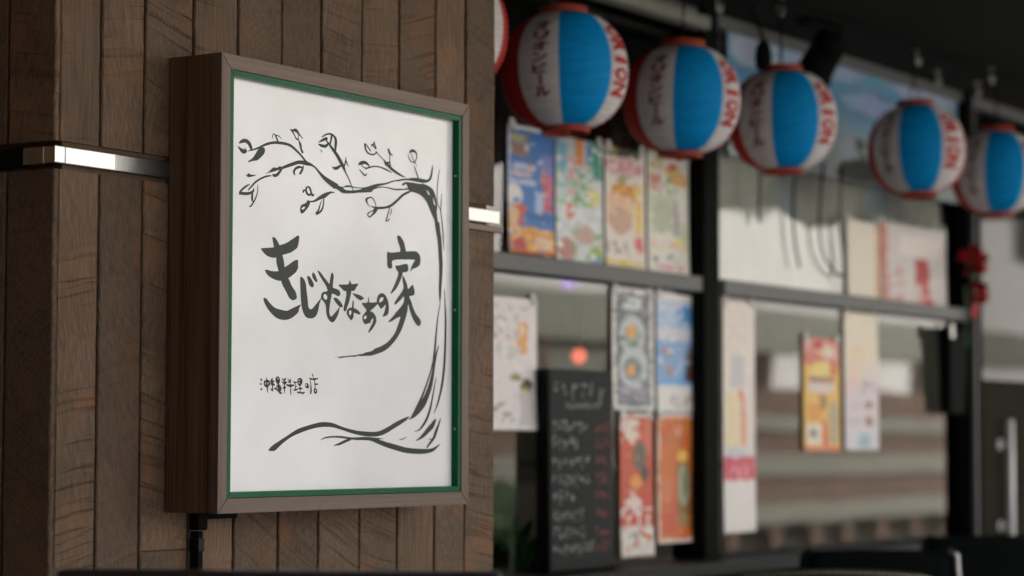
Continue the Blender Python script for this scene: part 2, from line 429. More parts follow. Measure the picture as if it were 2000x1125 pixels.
def shrub(name, cx, cy, h, r, label, seed):
    rnd = random.Random(seed)
    t = thing(name, label, 'shrub', (cx, cy, 0), 'potted shrubs across the street')
    lathe('pot', [(0.0, 0.002), (r * 0.5, 0.002), (r * 0.62, 0.36), (r * 0.66, 0.36), (r * 0.66, 0.40), (r * 0.58, 0.40), (r * 0.58, 0.34), (0, 0.34)], (cx, cy, 0), M_metal_dark, t, 20)
    tube('stem', [(cx, cy, 0.3), (cx + 0.02, cy, h * 0.45), (cx, cy + 0.03, h * 0.7)], [0.03, 0.022, 0.01], M_band_b, t)
    V, F = [], []
    for _ in range(1500):
        a, u = rnd.uniform(0, 6.283), rnd.uniform(-1, 1)
        k = rnd.random() ** 0.4
        p = Vector((cx + r * k * math.cos(a) * math.sqrt(1 - u * u), cy + r * k * math.sin(a) * math.sqrt(1 - u * u), h * 0.64 + h * 0.34 * k * u))
        p += 0.09 * Vector(noise.noise_vector(p * 3))
        d1 = Vector((rnd.gauss(0, 1), rnd.gauss(0, 1), rnd.gauss(0, 1))).normalized()
        d2 = d1.orthogonal().normalized()
        s = rnd.uniform(0.03, 0.06)
        n = len(V)
        V += [p - d1 * s, p + d2 * s * 0.45, p + d1 * s, p - d2 * s * 0.45]
        F.append((n, n + 1, n + 2, n + 3))
    c = mesh_obj('foliage', V, F, M_leaf, t); c['kind'] = 'stuff'
shrub('potted_shrub', 15.0, -3.7, 1.0, 0.42, 'round green potted shrub across the street, nearest the pillar', 1)
shrub('potted_shrub', 16.5, -3.9, 0.85, 0.4, 'smaller green potted shrub across the street', 2)
shrub('potted_shrub', 17.8, -3.8, 0.95, 0.4, 'slim green potted shrub at the end of the row across the street', 3)

nb = thing('side_light_blocker', 'unseen brown clad wall added to block light from the left', 'building', (-3.2, 1, 0))  # unseen, added to keep light off the pillar's left face
box('wall', -3.6, -3.2, -5, 8, 0, 3.6, M_band_b, nb)
box('plinth', -3.2, -3.17, -5, 8, 0, 0.2, M_core, nb)

box('shade_wall', 0.70, 0.92, 1.72, 8.6, 0.001, 2.419, pmat('warm_bounce_boards', (0.42, 0.23, 0.10), 0.6, 0.0, 0.25, 8, stretch=(1, 8, 1)), nb)  # unseen wall added to shade the left boards and bounce warm light
# ------------------------------------------------------------------ canopy
YW, YG, ZC = 2.55, 3.30, 2.42
cn = box('canopy', -3.1, 13, 0.95, 9.0, ZC, ZC + 0.22, M_soffit)
tag(cn, 'dark soffit of the canopy above the lanterns', kind='structure')
box('fascia', -3.1, 13, 0.90, 0.949, ZC - 0.03, ZC + 0.26, M_wood_dark, cn)

# ------------------------------------------------------------------ timber pillar
XL, XR = 2.709, 3.938
ZS0, ZS1 = 1.588, 1.6145                          # metal band
pl = thing('timber_pillar', 'brown pillar clad in rough sawn upright boards with a steel band', 'pillar', (3.32, 3.0, 0))
box('core', XL + 0.021, XR - 0.021, YW + 0.0052, YW + 0.85, 0.001, ZC - 0.001, M_groove, pl)
edges = [XL, 2.809, 2.911, 3.030, 3.145, 3.265, 3.378, 3.499, 3.616, 3.735, 3.836, XR]

def plank(x0, x1, y0, y1, z0, z1, seed, jag=0.0012, flip=False):
    """a board with a slightly wandering front edge; front face at y0 (or at x0 when flip)"""
    rnd = random.Random(seed)
    n = max(2, int((z1 - z0) / 0.02))
    V, F = [], []
    c = 0.0020
    for i in range(n + 1):
        z = z0 + (z1 - z0) * i / n
        jl = jag * noise.noise((seed * 3.1, z * 30, 0)) + 0.4 * jag * rnd.uniform(-1, 1)
        jr = jag * noise.noise((seed * 7.7 + 50, z * 30, 0)) + 0.4 * jag * rnd.uniform(-1, 1)
        bow = 0.0006 * noise.noise((seed * 1.3, z * 6, 9))
        row = [(x0 + jl, y1), (x0 + jl, y0 + c + abs(jl)), (x0 + c + jl, y0 + bow), ((x0 + x1) / 2, y0 + bow * 1.5), (x1 - c + jr, y0 + bow), (x1 + jr, y0 + c + abs(jr)), (x1 + jr, y1)]
        for (a, b_) in row:
            V.append((b_, a, z) if flip else (a, b_, z))
    k = 7
    for i in range(n):
        for j in range(k - 1):
            q = (i * k + j, i * k + j + 1, (i + 1) * k + j + 1, (i + 1) * k + j)
            F.append(tuple(reversed(q)) if flip else q)
        q = (i * k + k - 1, i * k, (i + 1) * k, (i + 1) * k + k - 1)
        F.append(tuple(reversed(q)) if flip else q)
    a = tuple(range(k)); b_ = tuple(n * k + j for j in range(k))
    F += [tuple(reversed(a)) if not flip else a, b_ if not flip else tuple(reversed(b_))]
    return mesh_obj('plank', V, F, M_plank, pl)

GAP = 0.0025
ZJ = at(310, 1077, YW).z
for i in range(len(edges) - 1):
    x0 = edges[i] + (0.0095 if i == 0 else GAP * (1.2 if i == 1 else 1))
    x1 = edges[i + 1] - (0 if i == len(edges) - 2 else GAP)
    segs = [(0.02, 1.580), (1.6235, ZC - 0.002)]
    if i == 2: segs = [(0.02, ZJ - 0.001), (ZJ + 0.001, 1.580), (1.6235, ZC - 0.002)]
    if i in (5, 8): segs = [(0.02, 0.71), (0.712, 1.580), (1.6235, ZC - 0.002)]
    for k, (z0, z1) in enumerate(segs):
        plank(x0, x1, YW + random.uniform(-0.001, 0.001), YW + 0.0050, z0, z1, i * 5 + k + 1)
yside = [YW + 0.0005, atx(10, 500, XL).y, atx(10, 500, XL).y + 0.115, atx(10, 500, XL).y + 0.23, atx(10, 500, XL).y + 0.345, YW + 0.85]
yside.sort()
for i in range(len(yside) - 1):
    for k, (z0, z1) in enumerate([(0.02, 1.580), (1.6235, ZC - 0.002)]):
        plank(yside[i] + (0.001 if i == 0 else GAP), yside[i + 1] - GAP, XL, XL + 0.009, z0, z1, 80 + i * 3 + k, flip=True)
for i in range(6):
    y0 = YW + 0.0215 + i * 0.135
    V_ = plank(y0 + 0.001, y0 + 0.129, XR - 0.02, XR - 0.001, 0.02, 1.580, 120 + i, flip=True)
    V_ = plank(y0 + 0.001, y0 + 0.129, XR - 0.02, XR - 0.001, 1.6235, ZC - 0.002, 140 + i, flip=True)
# steel band wrapped round it; darker lengths carry dark reflections in their colour
XJ1 = at(128, 300, YW - 0.007).x; XJ2 = at(227, 310, YW - 0.007).x
def band(x0, x1, y0, y1, m, bev=0.0015): return box('metal_band', x0, x1, y0, y1, ZS0, ZS1, m, pl, bev)
band(XL - 0.007, XJ1 - 0.0008, YW - 0.007, YW + 0.018, M_metal)
band(XJ1 + 0.0008, XJ2 - 0.0002, YW - 0.0065, YW + 0.018, M_metal)
band(XJ2 + 0.0002, 3.30, YW - 0.006, YW + 0.018, M_metal_dark)  # darker steel stands in for a dark reflection
band(3.302, XR + 0.010, YW - 0.0065, YW + 0.018, M_metal)
band(XL - 0.006, XL + 0.018, YW + 0.0185, YW + 0.06, M_metal_dark)  # side face: its dark reflection is put into the steel colour
band(XL - 0.0065, XL + 0.018, YW + 0.0605, YW + 0.80, M_black)  # black paints in the dark reflection along the side face
band(XR - 0.02, XR + 0.010, YW + 0.0185, YW + 0.80, M_metal)
box('trim_ledge', 3.70, XR + 0.016, YW - 0.011, YW + 0.015, ZS0 - 0.0165, ZS0 - 0.005, M_copper, pl, 0.001)
box('trim_ledge', XR - 0.015, XR + 0.016, YW + 0.0155, YW + 0.78, ZS0 - 0.0165, ZS0 - 0.005, M_copper, pl, 0.001)

# ------------------------------------------------------------------ sign box
YF = 2.44
SX0, SX1, SZ0, SZ1 = 2.9695, 3.6835, 1.0523, 1.7844
sg = thing('sign_box', 'square white shop sign with brush lettering in a walnut box with green inner frame', 'sign', ((SX0 + SX1) / 2, 2.5, SZ0))
RW = 0.0235; LIP = 0.0092; REV = 0.0150
def rail(name, outer, inner, y0, y1, mats, parent):
    """four mitred rails between two rectangles (x0,x1,z0,z1)"""
    (a0, a1, c0, c1), (b0, b1, d0, d1) = outer, inner
    g_ = 0.00025
    quads = [[(a0, c0), (b0, d0 + g_), (b0, d1 - g_), (a0, c1)],            # left
             [(a1, c0), (a1, c1), (b1, d1 - g_), (b1, d0 + g_)],            # right
             [(a0 + g_, c1), (b0 + g_, d1), (b1 - g_, d1), (a1 - g_, c1)],            # top
             [(a0 + g_, c0), (a1 - g_, c0), (b1 - g_, d0), (b0 + g_, d0)]]            # bottom
    for q, m in zip(quads, mats):
        bm = bmesh.new()
        f = [bm.verts.new((x, y0, z)) for x, z in q]
        r_ = [bm.verts.new((x, y1, z)) for x, z in q]
        bm.faces.new(f); bm.faces.new(r_[::-1])
        for i in range(4): bm.faces.new([f[i], f[(i + 1) % 4], r_[(i + 1) % 4], r_[i]])
        bmesh.ops.recalc_face_normals(bm, faces=bm.faces)
        bmesh.ops.bevel(bm, geom=bm.edges[:], offset=0.0007, segments=2, affect='EDGES')
        bm_obj(name, bm, m, parent)
inn = (SX0 + RW, SX1 - RW, SZ0 + RW, SZ1 - RW)
rail('frame_rail', (SX0, SX1, SZ0, SZ1), inn, YF, YF + 0.0195, (M_ven_z, M_ven_z, M_ven_x, M_ven_x), sg)
# casing behind the rails
box('side_panel', SX0 + 0.0004, SX0 + 0.018, YF + 0.0198, YW - 0.0025, SZ0 + 0.0004, SZ1 - 0.0004, M_ven_side, sg, 0.0005)
box('side_panel', SX1 - 0.018, SX1 - 0.0004, YF + 0.0198, YW - 0.0025, SZ0 + 0.0004, SZ1 - 0.0004, M_ven_side, sg, 0.0005)
box('side_panel', SX0 + 0.0185, SX1 - 0.0185, YF + 0.0198, YW - 0.0025, SZ1 - 0.018, SZ1 - 0.0004, M_ven_x, sg, 0.0005)
box('side_panel', SX0 + 0.0185, SX1 - 0.0185, YF + 0.0198, YW - 0.0025, SZ0 + 0.0004, SZ0 + 0.018, M_ven_x, sg, 0.0005)
g0 = (inn[0] + 0.0008, inn[1] - 0.0008, inn[2] + 0.0008, inn[3] - 0.0008)
g1 = (g0[0] + LIP, g0[1] - LIP, g0[2] + LIP, g0[3] - LIP)
rail('green_frame', g0, g1, YF + 0.0012, YF + REV + 0.006, (M_green,) * 4, sg)
YP = YF + REV                                        # face of the white panel
box('panel', g0[0] + 0.001, g0[1] - 0.001, YP, YP + 0.004, g0[2] + 0.001, g0[3] - 0.001, M_panel, sg)
for (px, py) in ((895, 345), (893, 606), (893, 838)):
    p = at(px, py, YF + 0.008)
    lathe('screw', [(0.0, 0.0012), (0.0016, 0.0012), (0.0024, 0.0004), (0.0026, -0.001)], (g1[1] - 0.0004, YF + 0.008, p.z), M_screw, sg, 12, axis=Vector((-1, 0, 0)))

# --- brush drawing and lettering: outlines and strokes traced on the panel
LAY = [0]
def catmull(pts, closed, n=5, cyc=None):
    out = []
    k = len(pts)
    rng = range(k) if closed else range(k - 1)
    for i in rng:
        p0 = pts[(i - 1) % k] if closed else pts[max(i - 1, 0)]
        p1 = pts[i]; p2 = pts[(i + 1) % k]
        p3 = pts[(i + 2) % k] if closed else pts[min(i + 2, k - 1)]
        for s in range(n):
            t = s / n
            out.append(tuple(0.5 * ((2 * b) + (-a + c) * t + (2 * a - 5 * b + 4 * c - d) * t * t + (-a + 3 * b - 3 * c + d) * t ** 3) for a, b, c, d in zip(p0, p1, p2, p3)))
    if not closed: out.append(tuple(pts[-1]))
    return out
def onpanel(x, y, lift):
    p = at(x, y, YP); return (p.x, YP - lift, p.z)
class Art:
    """collects outlines and strokes of one drawn piece, in photo points, as thin film on the panel"""
    def __init__(self, org, sc): self.o, self.s, self.V, self.F = org, sc, [], []
    def P(self, p): return (self.o[0] + p[0] / self.s, self.o[1] + p[1] / self.s)
    def lift(self):
        LAY[0] += 1
        return 0.00012 + 0.000006 * (LAY[0] % 60)
    def shape(self, outer, holes=(), soft=4):
        l = self.lift()
        loops = [catmull([self.P(p) for p in lp], True, soft) for lp in (outer,) + tuple(holes)]
        tri = tessellate_polygon([[Vector((x, y, 0)) for x, y in lp] for lp in loops])
        n = len(self.V)
        for lp in loops: self.V += [onpanel(x, y, l) for x, y in lp]
        self.F += [tuple(n + i for i in t) for t in tri]
        return self
    def stroke(self, *pts):
        l = self.lift()
        q = catmull([self.P(p) + (p[2] * 1.14 / self.s,) for p in pts], False, 6)
        n = len(self.V)
        for i, (x, y, w) in enumerate(q):
            a = q[max(i - 1, 0)]; b = q[min(i + 1, len(q) - 1)]
            dx, dy = b[0] - a[0], b[1] - a[1]
            d = math.hypot(dx, dy) or 1
            w = max(w, 0.3) / 2
            self.V += [onpanel(x - dy / d * w, y + dx / d * w, l), onpanel(x + dy / d * w, y - dx / d * w, l)]
        for i in range(len(q) - 1):
            self.F.append((n + 2 * i, n + 2 * i + 1, n + 2 * i + 3, n + 2 * i + 2))
        return self
    def build(self, name):
        return mesh_obj(name, self.V, self.F, M_ink, sg)

R4, R5, R6, R7, R8 = ((455, 240), 6.25), ((600, 240), 6.25), ((690, 270), 6.616), ((500, 450), 5.922), ((610, 510), 7.03)
A1, A2, A3, A4, A5 = ((640, 450), 4.325), ((500, 725), 15.385), ((780, 320), 3.75), ((780, 560), 3.308), ((510, 790), 5.405)
# large lettering
a = Art(*R7)
a.shape([(55, 215), (95, 210), (210, 200), (270, 178), (350, 150), (420, 105), (495, 65), (483, 190), (440, 235), (400, 262), (310, 290), (220, 320), (170, 318), (120, 295), (80, 255)])
a.shape([(187, 90), (215, 88), (235, 110), (272, 178), (280, 220), (205, 220), (205, 195)])
a.shape([(230, 300), (303, 285), (330, 435), (330, 470), (260, 475)], soft=2)
a.shape([(103, 465), (125, 460), (180, 475), (260, 475), (330, 432), (380, 400), (430, 362), (482, 345), (485, 420), (490, 430), (470, 475), (455, 495), (372, 560), (295, 588), (230, 580), (160, 545), (120, 505)], soft=3)
a.shape([(290, 590), (370, 560), (410, 640), (455, 710), (468, 750), (470, 790), (435, 812), (410, 808), (380, 780), (350, 720)])
a.shape([(85, 800), (95, 787), (120, 795), (165, 850), (220, 900), (300, 925), (360, 933), (420, 905), (470, 882), (520, 862), (500, 905), (490, 950), (440, 1000), (390, 1030), (330, 1042), (260, 1030), (200, 990), (140, 920), (100, 850)])
a.build('lettering')
a = Art(*R7)
a.shape([(510, 550), (530, 545), (555, 570), (575, 620), (585, 700), (598, 800), (605, 880), (625, 915), (655, 905), (700, 850), (760, 780), (735, 850), (722, 920), (700, 985), (660, 1020), (600, 1020), (560, 985), (530, 900), (518, 800), (512, 650)])
a.shape([(590, 545), (607, 530), (635, 560), (655, 595), (670, 635), (660, 660), (638, 662), (612, 630), (598, 580)])
a.shape([(655, 490), (680, 510), (700, 560), (710, 590), (695, 605), (665, 570), (648, 530)])
a.build('lettering')
a = Art(*R7)
a.shape([(710, 468), (745, 490), (790, 550), (850, 625), (890, 665), (950, 690), (973, 720), (970, 755), (945, 765), (910, 745), (875, 735), (835, 715), (810, 650), (760, 570), (725, 510)])
a.shape([(878, 490), (898, 530), (890, 620), (885, 665), (850, 640), (860, 540)])
a.shape([(835, 700), (875, 730), (862, 820), (850, 900), (850, 960), (868, 1000), (905, 965), (940, 925), (968, 885), (955, 960), (930, 1020), (900, 1062), (870, 1065), (835, 1030), (812, 960), (805, 870), (775, 820), (752, 790), (755, 745), (780, 715), (810, 712)],
        [[(800, 740), (822, 765), (818, 800), (800, 803), (780, 780), (785, 750)]])
a.shape([(895, 790), (930, 785), (970, 820), (1000, 870), (998, 892), (970, 890), (930, 850)])
a.build('lettering')
a = Art(*R8)
a.shape([(360, 330), (470, 325), (500, 310), (512, 265), (535, 315), (560, 320), (630, 315), (600, 370), (575, 410), (530, 415), (440, 415), (400, 380)], soft=3)
a.shape([(468, 412), (532, 412), (520, 500), (500, 580), (478, 640), (460, 690), (435, 690), (427, 670), (430, 640), (448, 560), (465, 470)])
a.shape([(550, 445), (600, 455), (660, 475), (710, 515), (680, 535), (660, 545), (610, 515), (570, 475)])
a.shape([(560, 535), (570, 580), (570, 645), (610, 665), (658, 715), (650, 738), (600, 725), (572, 715), (565, 770), (545, 810), (530, 815), (500, 780), (472, 730), (475, 680), (505, 648), (540, 640), (548, 580)],
        [[(520, 680), (538, 700), (525, 745), (510, 740), (503, 715), (508, 690)]])
a.build('lettering')
a = Art(*R8)
a.shape([(680, 578), (755, 572), (765, 490), (780, 540), (785, 572), (890, 568), (895, 590), (870, 620), (840, 650), (790, 690), (740, 690), (740, 670), (700, 620)], soft=3)
a.shape([(745, 690), (790, 690), (830, 705), (865, 750), (880, 810), (870, 860), (830, 930), (780, 985), (768, 975), (790, 920), (825, 850), (835, 790), (820, 800), (800, 835), (800, 860), (780, 855), (725, 872), (695, 830), (685, 780), (700, 740), (725, 710)],
        [[(735, 752), (745, 770), (740, 790), (720, 802), (708, 795), (712, 765)]])
a.build('lettering')
a = Art(*R8)
a.shape([(885, 580), (885, 530), (905, 470), (945, 445), (985, 455), (1025, 510), (1045, 580), (1052, 660), (1040, 730), (1010, 755), (970, 768), (965, 758), (985, 710), (1000, 650), (1005, 600), (980, 630), (945, 658), (925, 640), (900, 600)],
        [[(965, 500), (975, 525), (955, 555), (925, 572), (918, 550), (935, 510)]])
a.build('lettering')
a = Art(*A1)
a.shape([(585, 52), (600, 45), (615, 55), (640, 95), (652, 140), (657, 190), (615, 190), (610, 150), (592, 95)])
a.shape([(500, 195), (512, 180), (530, 190), (620, 182), (720, 177), (755, 185), (778, 215), (783, 250), (775, 295), (745, 318), (715, 330), (695, 352), (705, 310), (730, 262), (730, 250), (660, 248), (550, 255), (545, 305), (535, 325), (515, 322), (502, 300), (500, 245)], soft=3)
a.shape([(570, 302), (600, 298), (650, 285), (675, 292), (680, 335), (668, 352), (635, 358), (630, 380), (615, 420), (590, 475), (570, 505), (535, 538), (532, 525), (550, 490), (575, 430), (595, 365), (578, 330)])
a.shape([(635, 385), (655, 420), (672, 465), (680, 495), (715, 460), (725, 480), (735, 520), (725, 550), (690, 560), (705, 600), (720, 650), (745, 705), (775, 745), (788, 775), (780, 805), (762, 808), (740, 785), (715, 740), (690, 670), (680, 625), (672, 690), (650, 770), (620, 850), (580, 920), (530, 980), (480, 1020), (430, 1042), (370, 1060), (330, 1062), (280, 1065), (262, 1062), (230, 1071), (195, 1070), (150, 1076), (85, 1082), (110, 1068), (170, 1064), (180, 1060), (240, 1056), (262, 1049), (300, 1044), (318, 1034), (370, 1022), (400, 1000), (440, 985), (500, 950), (550, 895), (580, 840), (600, 780), (612, 735), (580, 745), (545, 768), (515, 777), (512, 770), (545, 735), (580, 690), (615, 650), (640, 610), (642, 560), (620, 585), (590, 615), (567, 630), (563, 615), (590, 570), (625, 520), (640, 480), (630, 420)], soft=3)
a.stroke((60, 1076, 1), (66, 1075, 4), (72, 1075, 1)).stroke((78, 1069, 1), (84, 1068, 3), (92, 1068, 1))
a.build('lettering')
# small line of lettering
a = Art(*A2)
a.shape([(125, 235), (170, 245), (185, 270), (170, 315), (140, 295)]).shape([(115, 385), (160, 375), (175, 410), (155, 440)]).shape([(125, 555), (160, 530), (195, 520), (185, 575), (160, 595)])
a.shape([(310, 205), (332, 215), (345, 270), (395, 290), (425, 330), (432, 400), (410, 440), (375, 480), (360, 520), (365, 650), (345, 655), (325, 560), (310, 500), (260, 470), (240, 420), (238, 330), (255, 300), (305, 275)],
        [[(280, 350), (300, 355), (300, 415), (285, 415)], [(355, 355), (375, 355), (370, 405), (352, 420)]], soft=3)
a.build('small_lettering')
a = Art(*A2)
a.shape([(490, 215), (510, 235), (495, 280), (550, 300), (548, 340), (500, 370), (550, 380), (575, 450), (560, 455), (520, 440), (520, 520), (525, 625), (505, 625), (490, 600), (450, 595), (440, 530), (460, 525), (480, 570), (485, 460), (450, 420), (440, 330), (435, 290), (465, 245)], soft=3)
a.shape([(650, 170), (700, 195), (720, 250), (725, 320), (710, 370), (690, 400), (720, 425), (765, 500), (768, 570), (740, 635), (780, 650), (778, 690), (735, 705), (700, 680), (680, 640), (640, 610), (600, 570), (560, 565), (558, 505), (600, 510), (620, 450), (650, 410), (620, 370), (590, 310), (590, 230), (615, 185)],
        [[(640, 222), (665, 222), (688, 245), (660, 252)], [(636, 485), (652, 485), (644, 530), (655, 562), (636, 555), (628, 520)]], soft=3)
a.build('small_lettering')
a = Art(*A2)
a.shape([(775, 225), (800, 225), (830, 260), (880, 215), (905, 225), (890, 280), (870, 320), (935, 330), (930, 370), (890, 400), (870, 420), (885, 480), (920, 515), (880, 530), (875, 580), (870, 670), (850, 670), (845, 550), (800, 545), (830, 480), (840, 420), (800, 370), (765, 330), (775, 315), (830, 335), (840, 320), (800, 280)], soft=2)
a.shape([(960, 235), (980, 245), (1005, 290), (1035, 240), (1050, 245), (1048, 330), (1050, 410), (1150, 415), (1150, 440), (1110, 470), (1055, 490), (1060, 560), (1062, 715), (1040, 715), (1030, 600), (1028, 495), (950, 470), (900, 420), (910, 405), (1020, 410), (1025, 370), (960, 350), (960, 335), (990, 320), (965, 270)], soft=2)
a.build('small_lettering')
a = Art(*A2)
a.shape([(1110, 315), (1150, 325), (1255, 335), (1250, 355), (1190, 375), (1195, 450), (1230, 445), (1225, 475), (1200, 500), (1200, 540), (1270, 545), (1230, 590), (1180, 600), (1140, 600), (1125, 565), (1165, 550), (1175, 480), (1160, 380), (1130, 355)], soft=3)
a.shape([(1330, 215), (1380, 245), (1400, 310), (1390, 380), (1350, 440), (1335, 470), (1345, 505), (1395, 520), (1390, 550), (1340, 570), (1340, 620), (1380, 645), (1475, 630), (1440, 690), (1410, 700), (1320, 680), (1240, 675), (1245, 630), (1310, 630), (1315, 570), (1260, 540), (1290, 510), (1315, 500), (1310, 470), (1270, 420), (1250, 360), (1250, 260), (1285, 225)],
        [[(1292, 265), (1312, 278), (1306, 308), (1284, 292)], [(1280, 335), (1312, 370), (1302, 388), (1282, 362)]], soft=3)
a.build('small_lettering')
a = Art(*A2)
a.shape([(1520, 365), (1560, 385), (1585, 440), (1590, 510), (1570, 535), (1545, 520), (1500, 515), (1480, 480), (1478, 410), (1495, 375)], [[(1510, 398), (1528, 405), (1522, 450), (1505, 470), (1493, 440)]])
a.build('small_lettering')
a = Art(*A2)
a.shape([(1675, 90), (1695, 85), (1720, 130), (1740, 220), (1860, 215), (1840, 260), (1780, 280), (1780, 370), (1870, 385), (1860, 420), (1790, 435), (1790, 520), (1830, 560), (1845, 620), (1825, 670), (1785, 695), (1750, 665), (1735, 600), (1745, 545), (1765, 510), (1755, 400), (1745, 290), (1700, 280), (1650, 275), (1660, 400), (1675, 520), (1675, 650), (1645, 705), (1622, 690), (1635, 600), (1635, 400), (1625, 270), (1605, 230), (1605, 205), (1640, 215), (1715, 230), (1700, 170)],
        [[(1785, 568), (1808, 600), (1797, 628), (1772, 610)]], soft=3)
a.build('small_lettering')
# tree: branches
a = Art(*R4)
a.stroke((175, 350, 8), (240, 335, 16), (320, 305, 22), (400, 268, 28), (490, 248, 30), (560, 250, 32), (640, 262, 30), (700, 285, 28), (760, 335, 24), (820, 395, 20), (880, 470, 20), (905, 500, 20))
a.stroke((560, 572, 20), (590, 560, 26), (650, 535, 34), (720, 510, 38), (790, 488, 40), (850, 490, 44), (900, 502, 44), (950, 518, 26), (1000, 550, 18), (1050, 610, 24), (1100, 665, 36), (1160, 715, 50), (1260, 785, 66))
a.stroke((465, 650, 14), (400, 660, 20), (330, 690, 20), (265, 735, 20), (220, 785, 18), (180, 830, 12))
a.build('branch')
a = Art(*R5)
a.shape([(270, 720), (330, 745), (420, 785), (480, 765), (530, 772), (600, 790), (700, 790), (780, 765), (860, 745), (950, 735), (1050, 705), (1125, 695), (1125, 715), (1060, 720), (960, 755), (860, 780), (840, 795), (800, 825), (770, 850), (620, 858), (540, 865), (430, 862), (380, 830), (300, 775), (255, 735)],
        [[(440, 795), (530, 790), (600, 803), (660, 803), (640, 815), (560, 828), (480, 825), (450, 812)]])
a.stroke((790, 815, 14), (860, 792, 14), (920, 788, 10), (980, 795, 12), (1060, 815, 16), (1135, 817, 16))
a.build('branch')
a = Art(*R6)
a.stroke((580, 548, 20), (640, 538, 20), (700, 535, 22), (760, 535, 36), (840, 545, 46), (900, 555, 44), (950, 555, 32), (985, 530, 26), (1005, 470, 20), (1015, 400, 16), (1020, 345, 5))
a.stroke((590, 664, 16), (650, 664, 16), (720, 655, 20))
a.stroke((628, 608, 24), (670, 583, 24), (725, 582, 20))
a.shape([(690, 580), (760, 575), (850, 592), (900, 590), (970, 620), (1020, 660), (1050, 720), (1070, 800), (1080, 880), (1075, 950), (1085, 1050), (1100, 1125), (1060, 1125), (1045, 1060), (1000, 960), (960, 860), (910, 780), (850, 730), (790, 705), (730, 690), (700, 640)],
        [[(945, 670), (970, 700), (985, 740), (965, 725), (950, 700)], [(1030, 770), (1050, 830), (1055, 870), (1040, 860), (1030, 810)]])
a.o, a.s = A3
a.stroke((274, 430, 30), (283, 500, 28), (292, 560, 26), (298, 650, 24), (303, 740, 24), (302, 820, 20), (298, 900, 18), (297, 970, 13), (297, 1020, 3))
a.stroke((293, 40, 3), (282, 100, 5), (275, 190, 5), (275, 270, 4), (285, 310, 5), (300, 350, 5), (312, 440, 7), (320, 540, 7), (322, 635, 2))
a.stroke((308, 220, 3), (303, 300, 5), (300, 350, 4))
a.build('trunk')
a = Art(*A4)
a.stroke((288, 15, 3), (293, 100, 6), (298, 200, 9), (298, 300, 10), (295, 420, 11), (288, 540, 12), (275, 640, 12), (260, 710, 10), (243, 770, 8), (222, 822, 2))
a.stroke((264, 105, 4), (252, 170, 5), (243, 240, 7), (236, 320, 9), (230, 400, 11), (222, 470, 12))
a.stroke((254, 380, 5), (240, 430, 9), (228, 490, 12), (215, 570, 16), (200, 640, 22), (180, 700, 26), (150, 760, 34), (120, 805, 28), (90, 840, 16), (60, 860, 3))
a.stroke((222, 470, 8), (205, 540, 7), (180, 620, 8), (155, 690, 10), (125, 760, 14), (100, 810, 14), (75, 850, 5))
a.stroke((237, 585, 3), (225, 660, 6), (212, 730, 8), (200, 790, 10), (180, 850, 12), (155, 895, 12), (130, 925, 8), (97, 937, 3))
a.shape([(235, 852), (225, 905), (190, 945), (150, 980), (105, 998), (140, 965), (180, 915)])
a.stroke((268, 850, 4), (255, 890, 9), (240, 930, 14), (225, 975, 14), (200, 1010, 12), (178, 1042, 8)).stroke((190, 985, 5), (208, 988, 6))
a.stroke((0, 990, 4), (25, 985, 6), (47, 970, 2))
a.build('trunk')
a = Art(*A5)
a.shape([(80, 487), (120, 440), (200, 385), (270, 340), (380, 268), (490, 228), (610, 195), (680, 190), (760, 200), (850, 235), (950, 265), (1060, 285), (1220, 290), (1320, 250), (1420, 190), (1500, 150), (1565, 128), (1540, 165), (1480, 210), (1400, 260), (1320, 310), (1240, 338), (1150, 342), (1060, 332), (950, 305), (830, 265), (740, 243), (640, 243), (540, 262), (430, 300), (330, 345), (250, 400), (190, 455), (150, 492), (110, 497)])
a.stroke((630, 380, 4), (680, 355, 14), (760, 345, 16), (850, 348, 20), (930, 360, 20), (1010, 365, 26), (1080, 363, 30), (1160, 368, 34), (1240, 395, 42), (1320, 425, 48), (1420, 455, 52), (1520, 483, 52), (1620, 495, 50), (1720, 497, 46), (1800, 485, 34), (1850, 455, 20), (1892, 415, 3))
a.stroke((770, 437, 6), (830, 420, 22), (890, 392, 26), (950, 370, 20)).stroke((1150, 355, 10), (1230, 362, 14), (1295, 366, 3))
a.build('root')
# leaves and twigs
a = Art(*R4)
a.stroke((70, 255, 14), (110, 230, 40), (150, 225, 42), (190, 255, 38), (212, 300, 32), (225, 345, 18)).stroke((55, 290, 6), (90, 330, 30), (130, 355, 50), (165, 345, 22)).stroke((140, 310, 8), (155, 345, 14)); a.build('leaf')
a = Art(*R4); a.shape([(330, 312), (372, 305), (388, 340), (375, 385), (330, 435), (290, 465), (240, 472), (185, 487), (183, 472), (230, 440), (270, 385), (300, 335)]); a.build('leaf')
a = Art(*R4); a.stroke((475, 195, 7), (482, 155, 10), (492, 137, 7), (515, 160, 15), (545, 238, 18)).stroke((505, 155, 8), (550, 165, 12), (590, 203, 4)); a.build('leaf')
a = Art(*R4); a.shape([(688, 78), (720, 85), (760, 72), (790, 100), (810, 140), (850, 195), (835, 195), (805, 160), (800, 210), (830, 260), (838, 320), (855, 355), (850, 380), (830, 365), (810, 300), (795, 230), (785, 215), (765, 210), (740, 160), (705, 105)], [[(735, 110), (780, 135), (792, 165), (785, 195), (765, 180)]], soft=3); a.build('leaf')
a = Art(*R4); a.shape([(385, 632), (430, 605), (470, 565), (495, 548), (530, 555), (570, 535), (600, 550), (600, 575), (570, 625), (540, 660), (510, 668), (485, 660), (475, 630), (510, 630), (540, 610), (560, 580), (500, 600), (440, 615)], soft=3); a.build('leaf')
a = Art(*R4); a.shape([(150, 640), (165, 645), (185, 620), (210, 635), (240, 640), (285, 640), (240, 660), (190, 670), (165, 660)], soft=3); a.build('leaf')
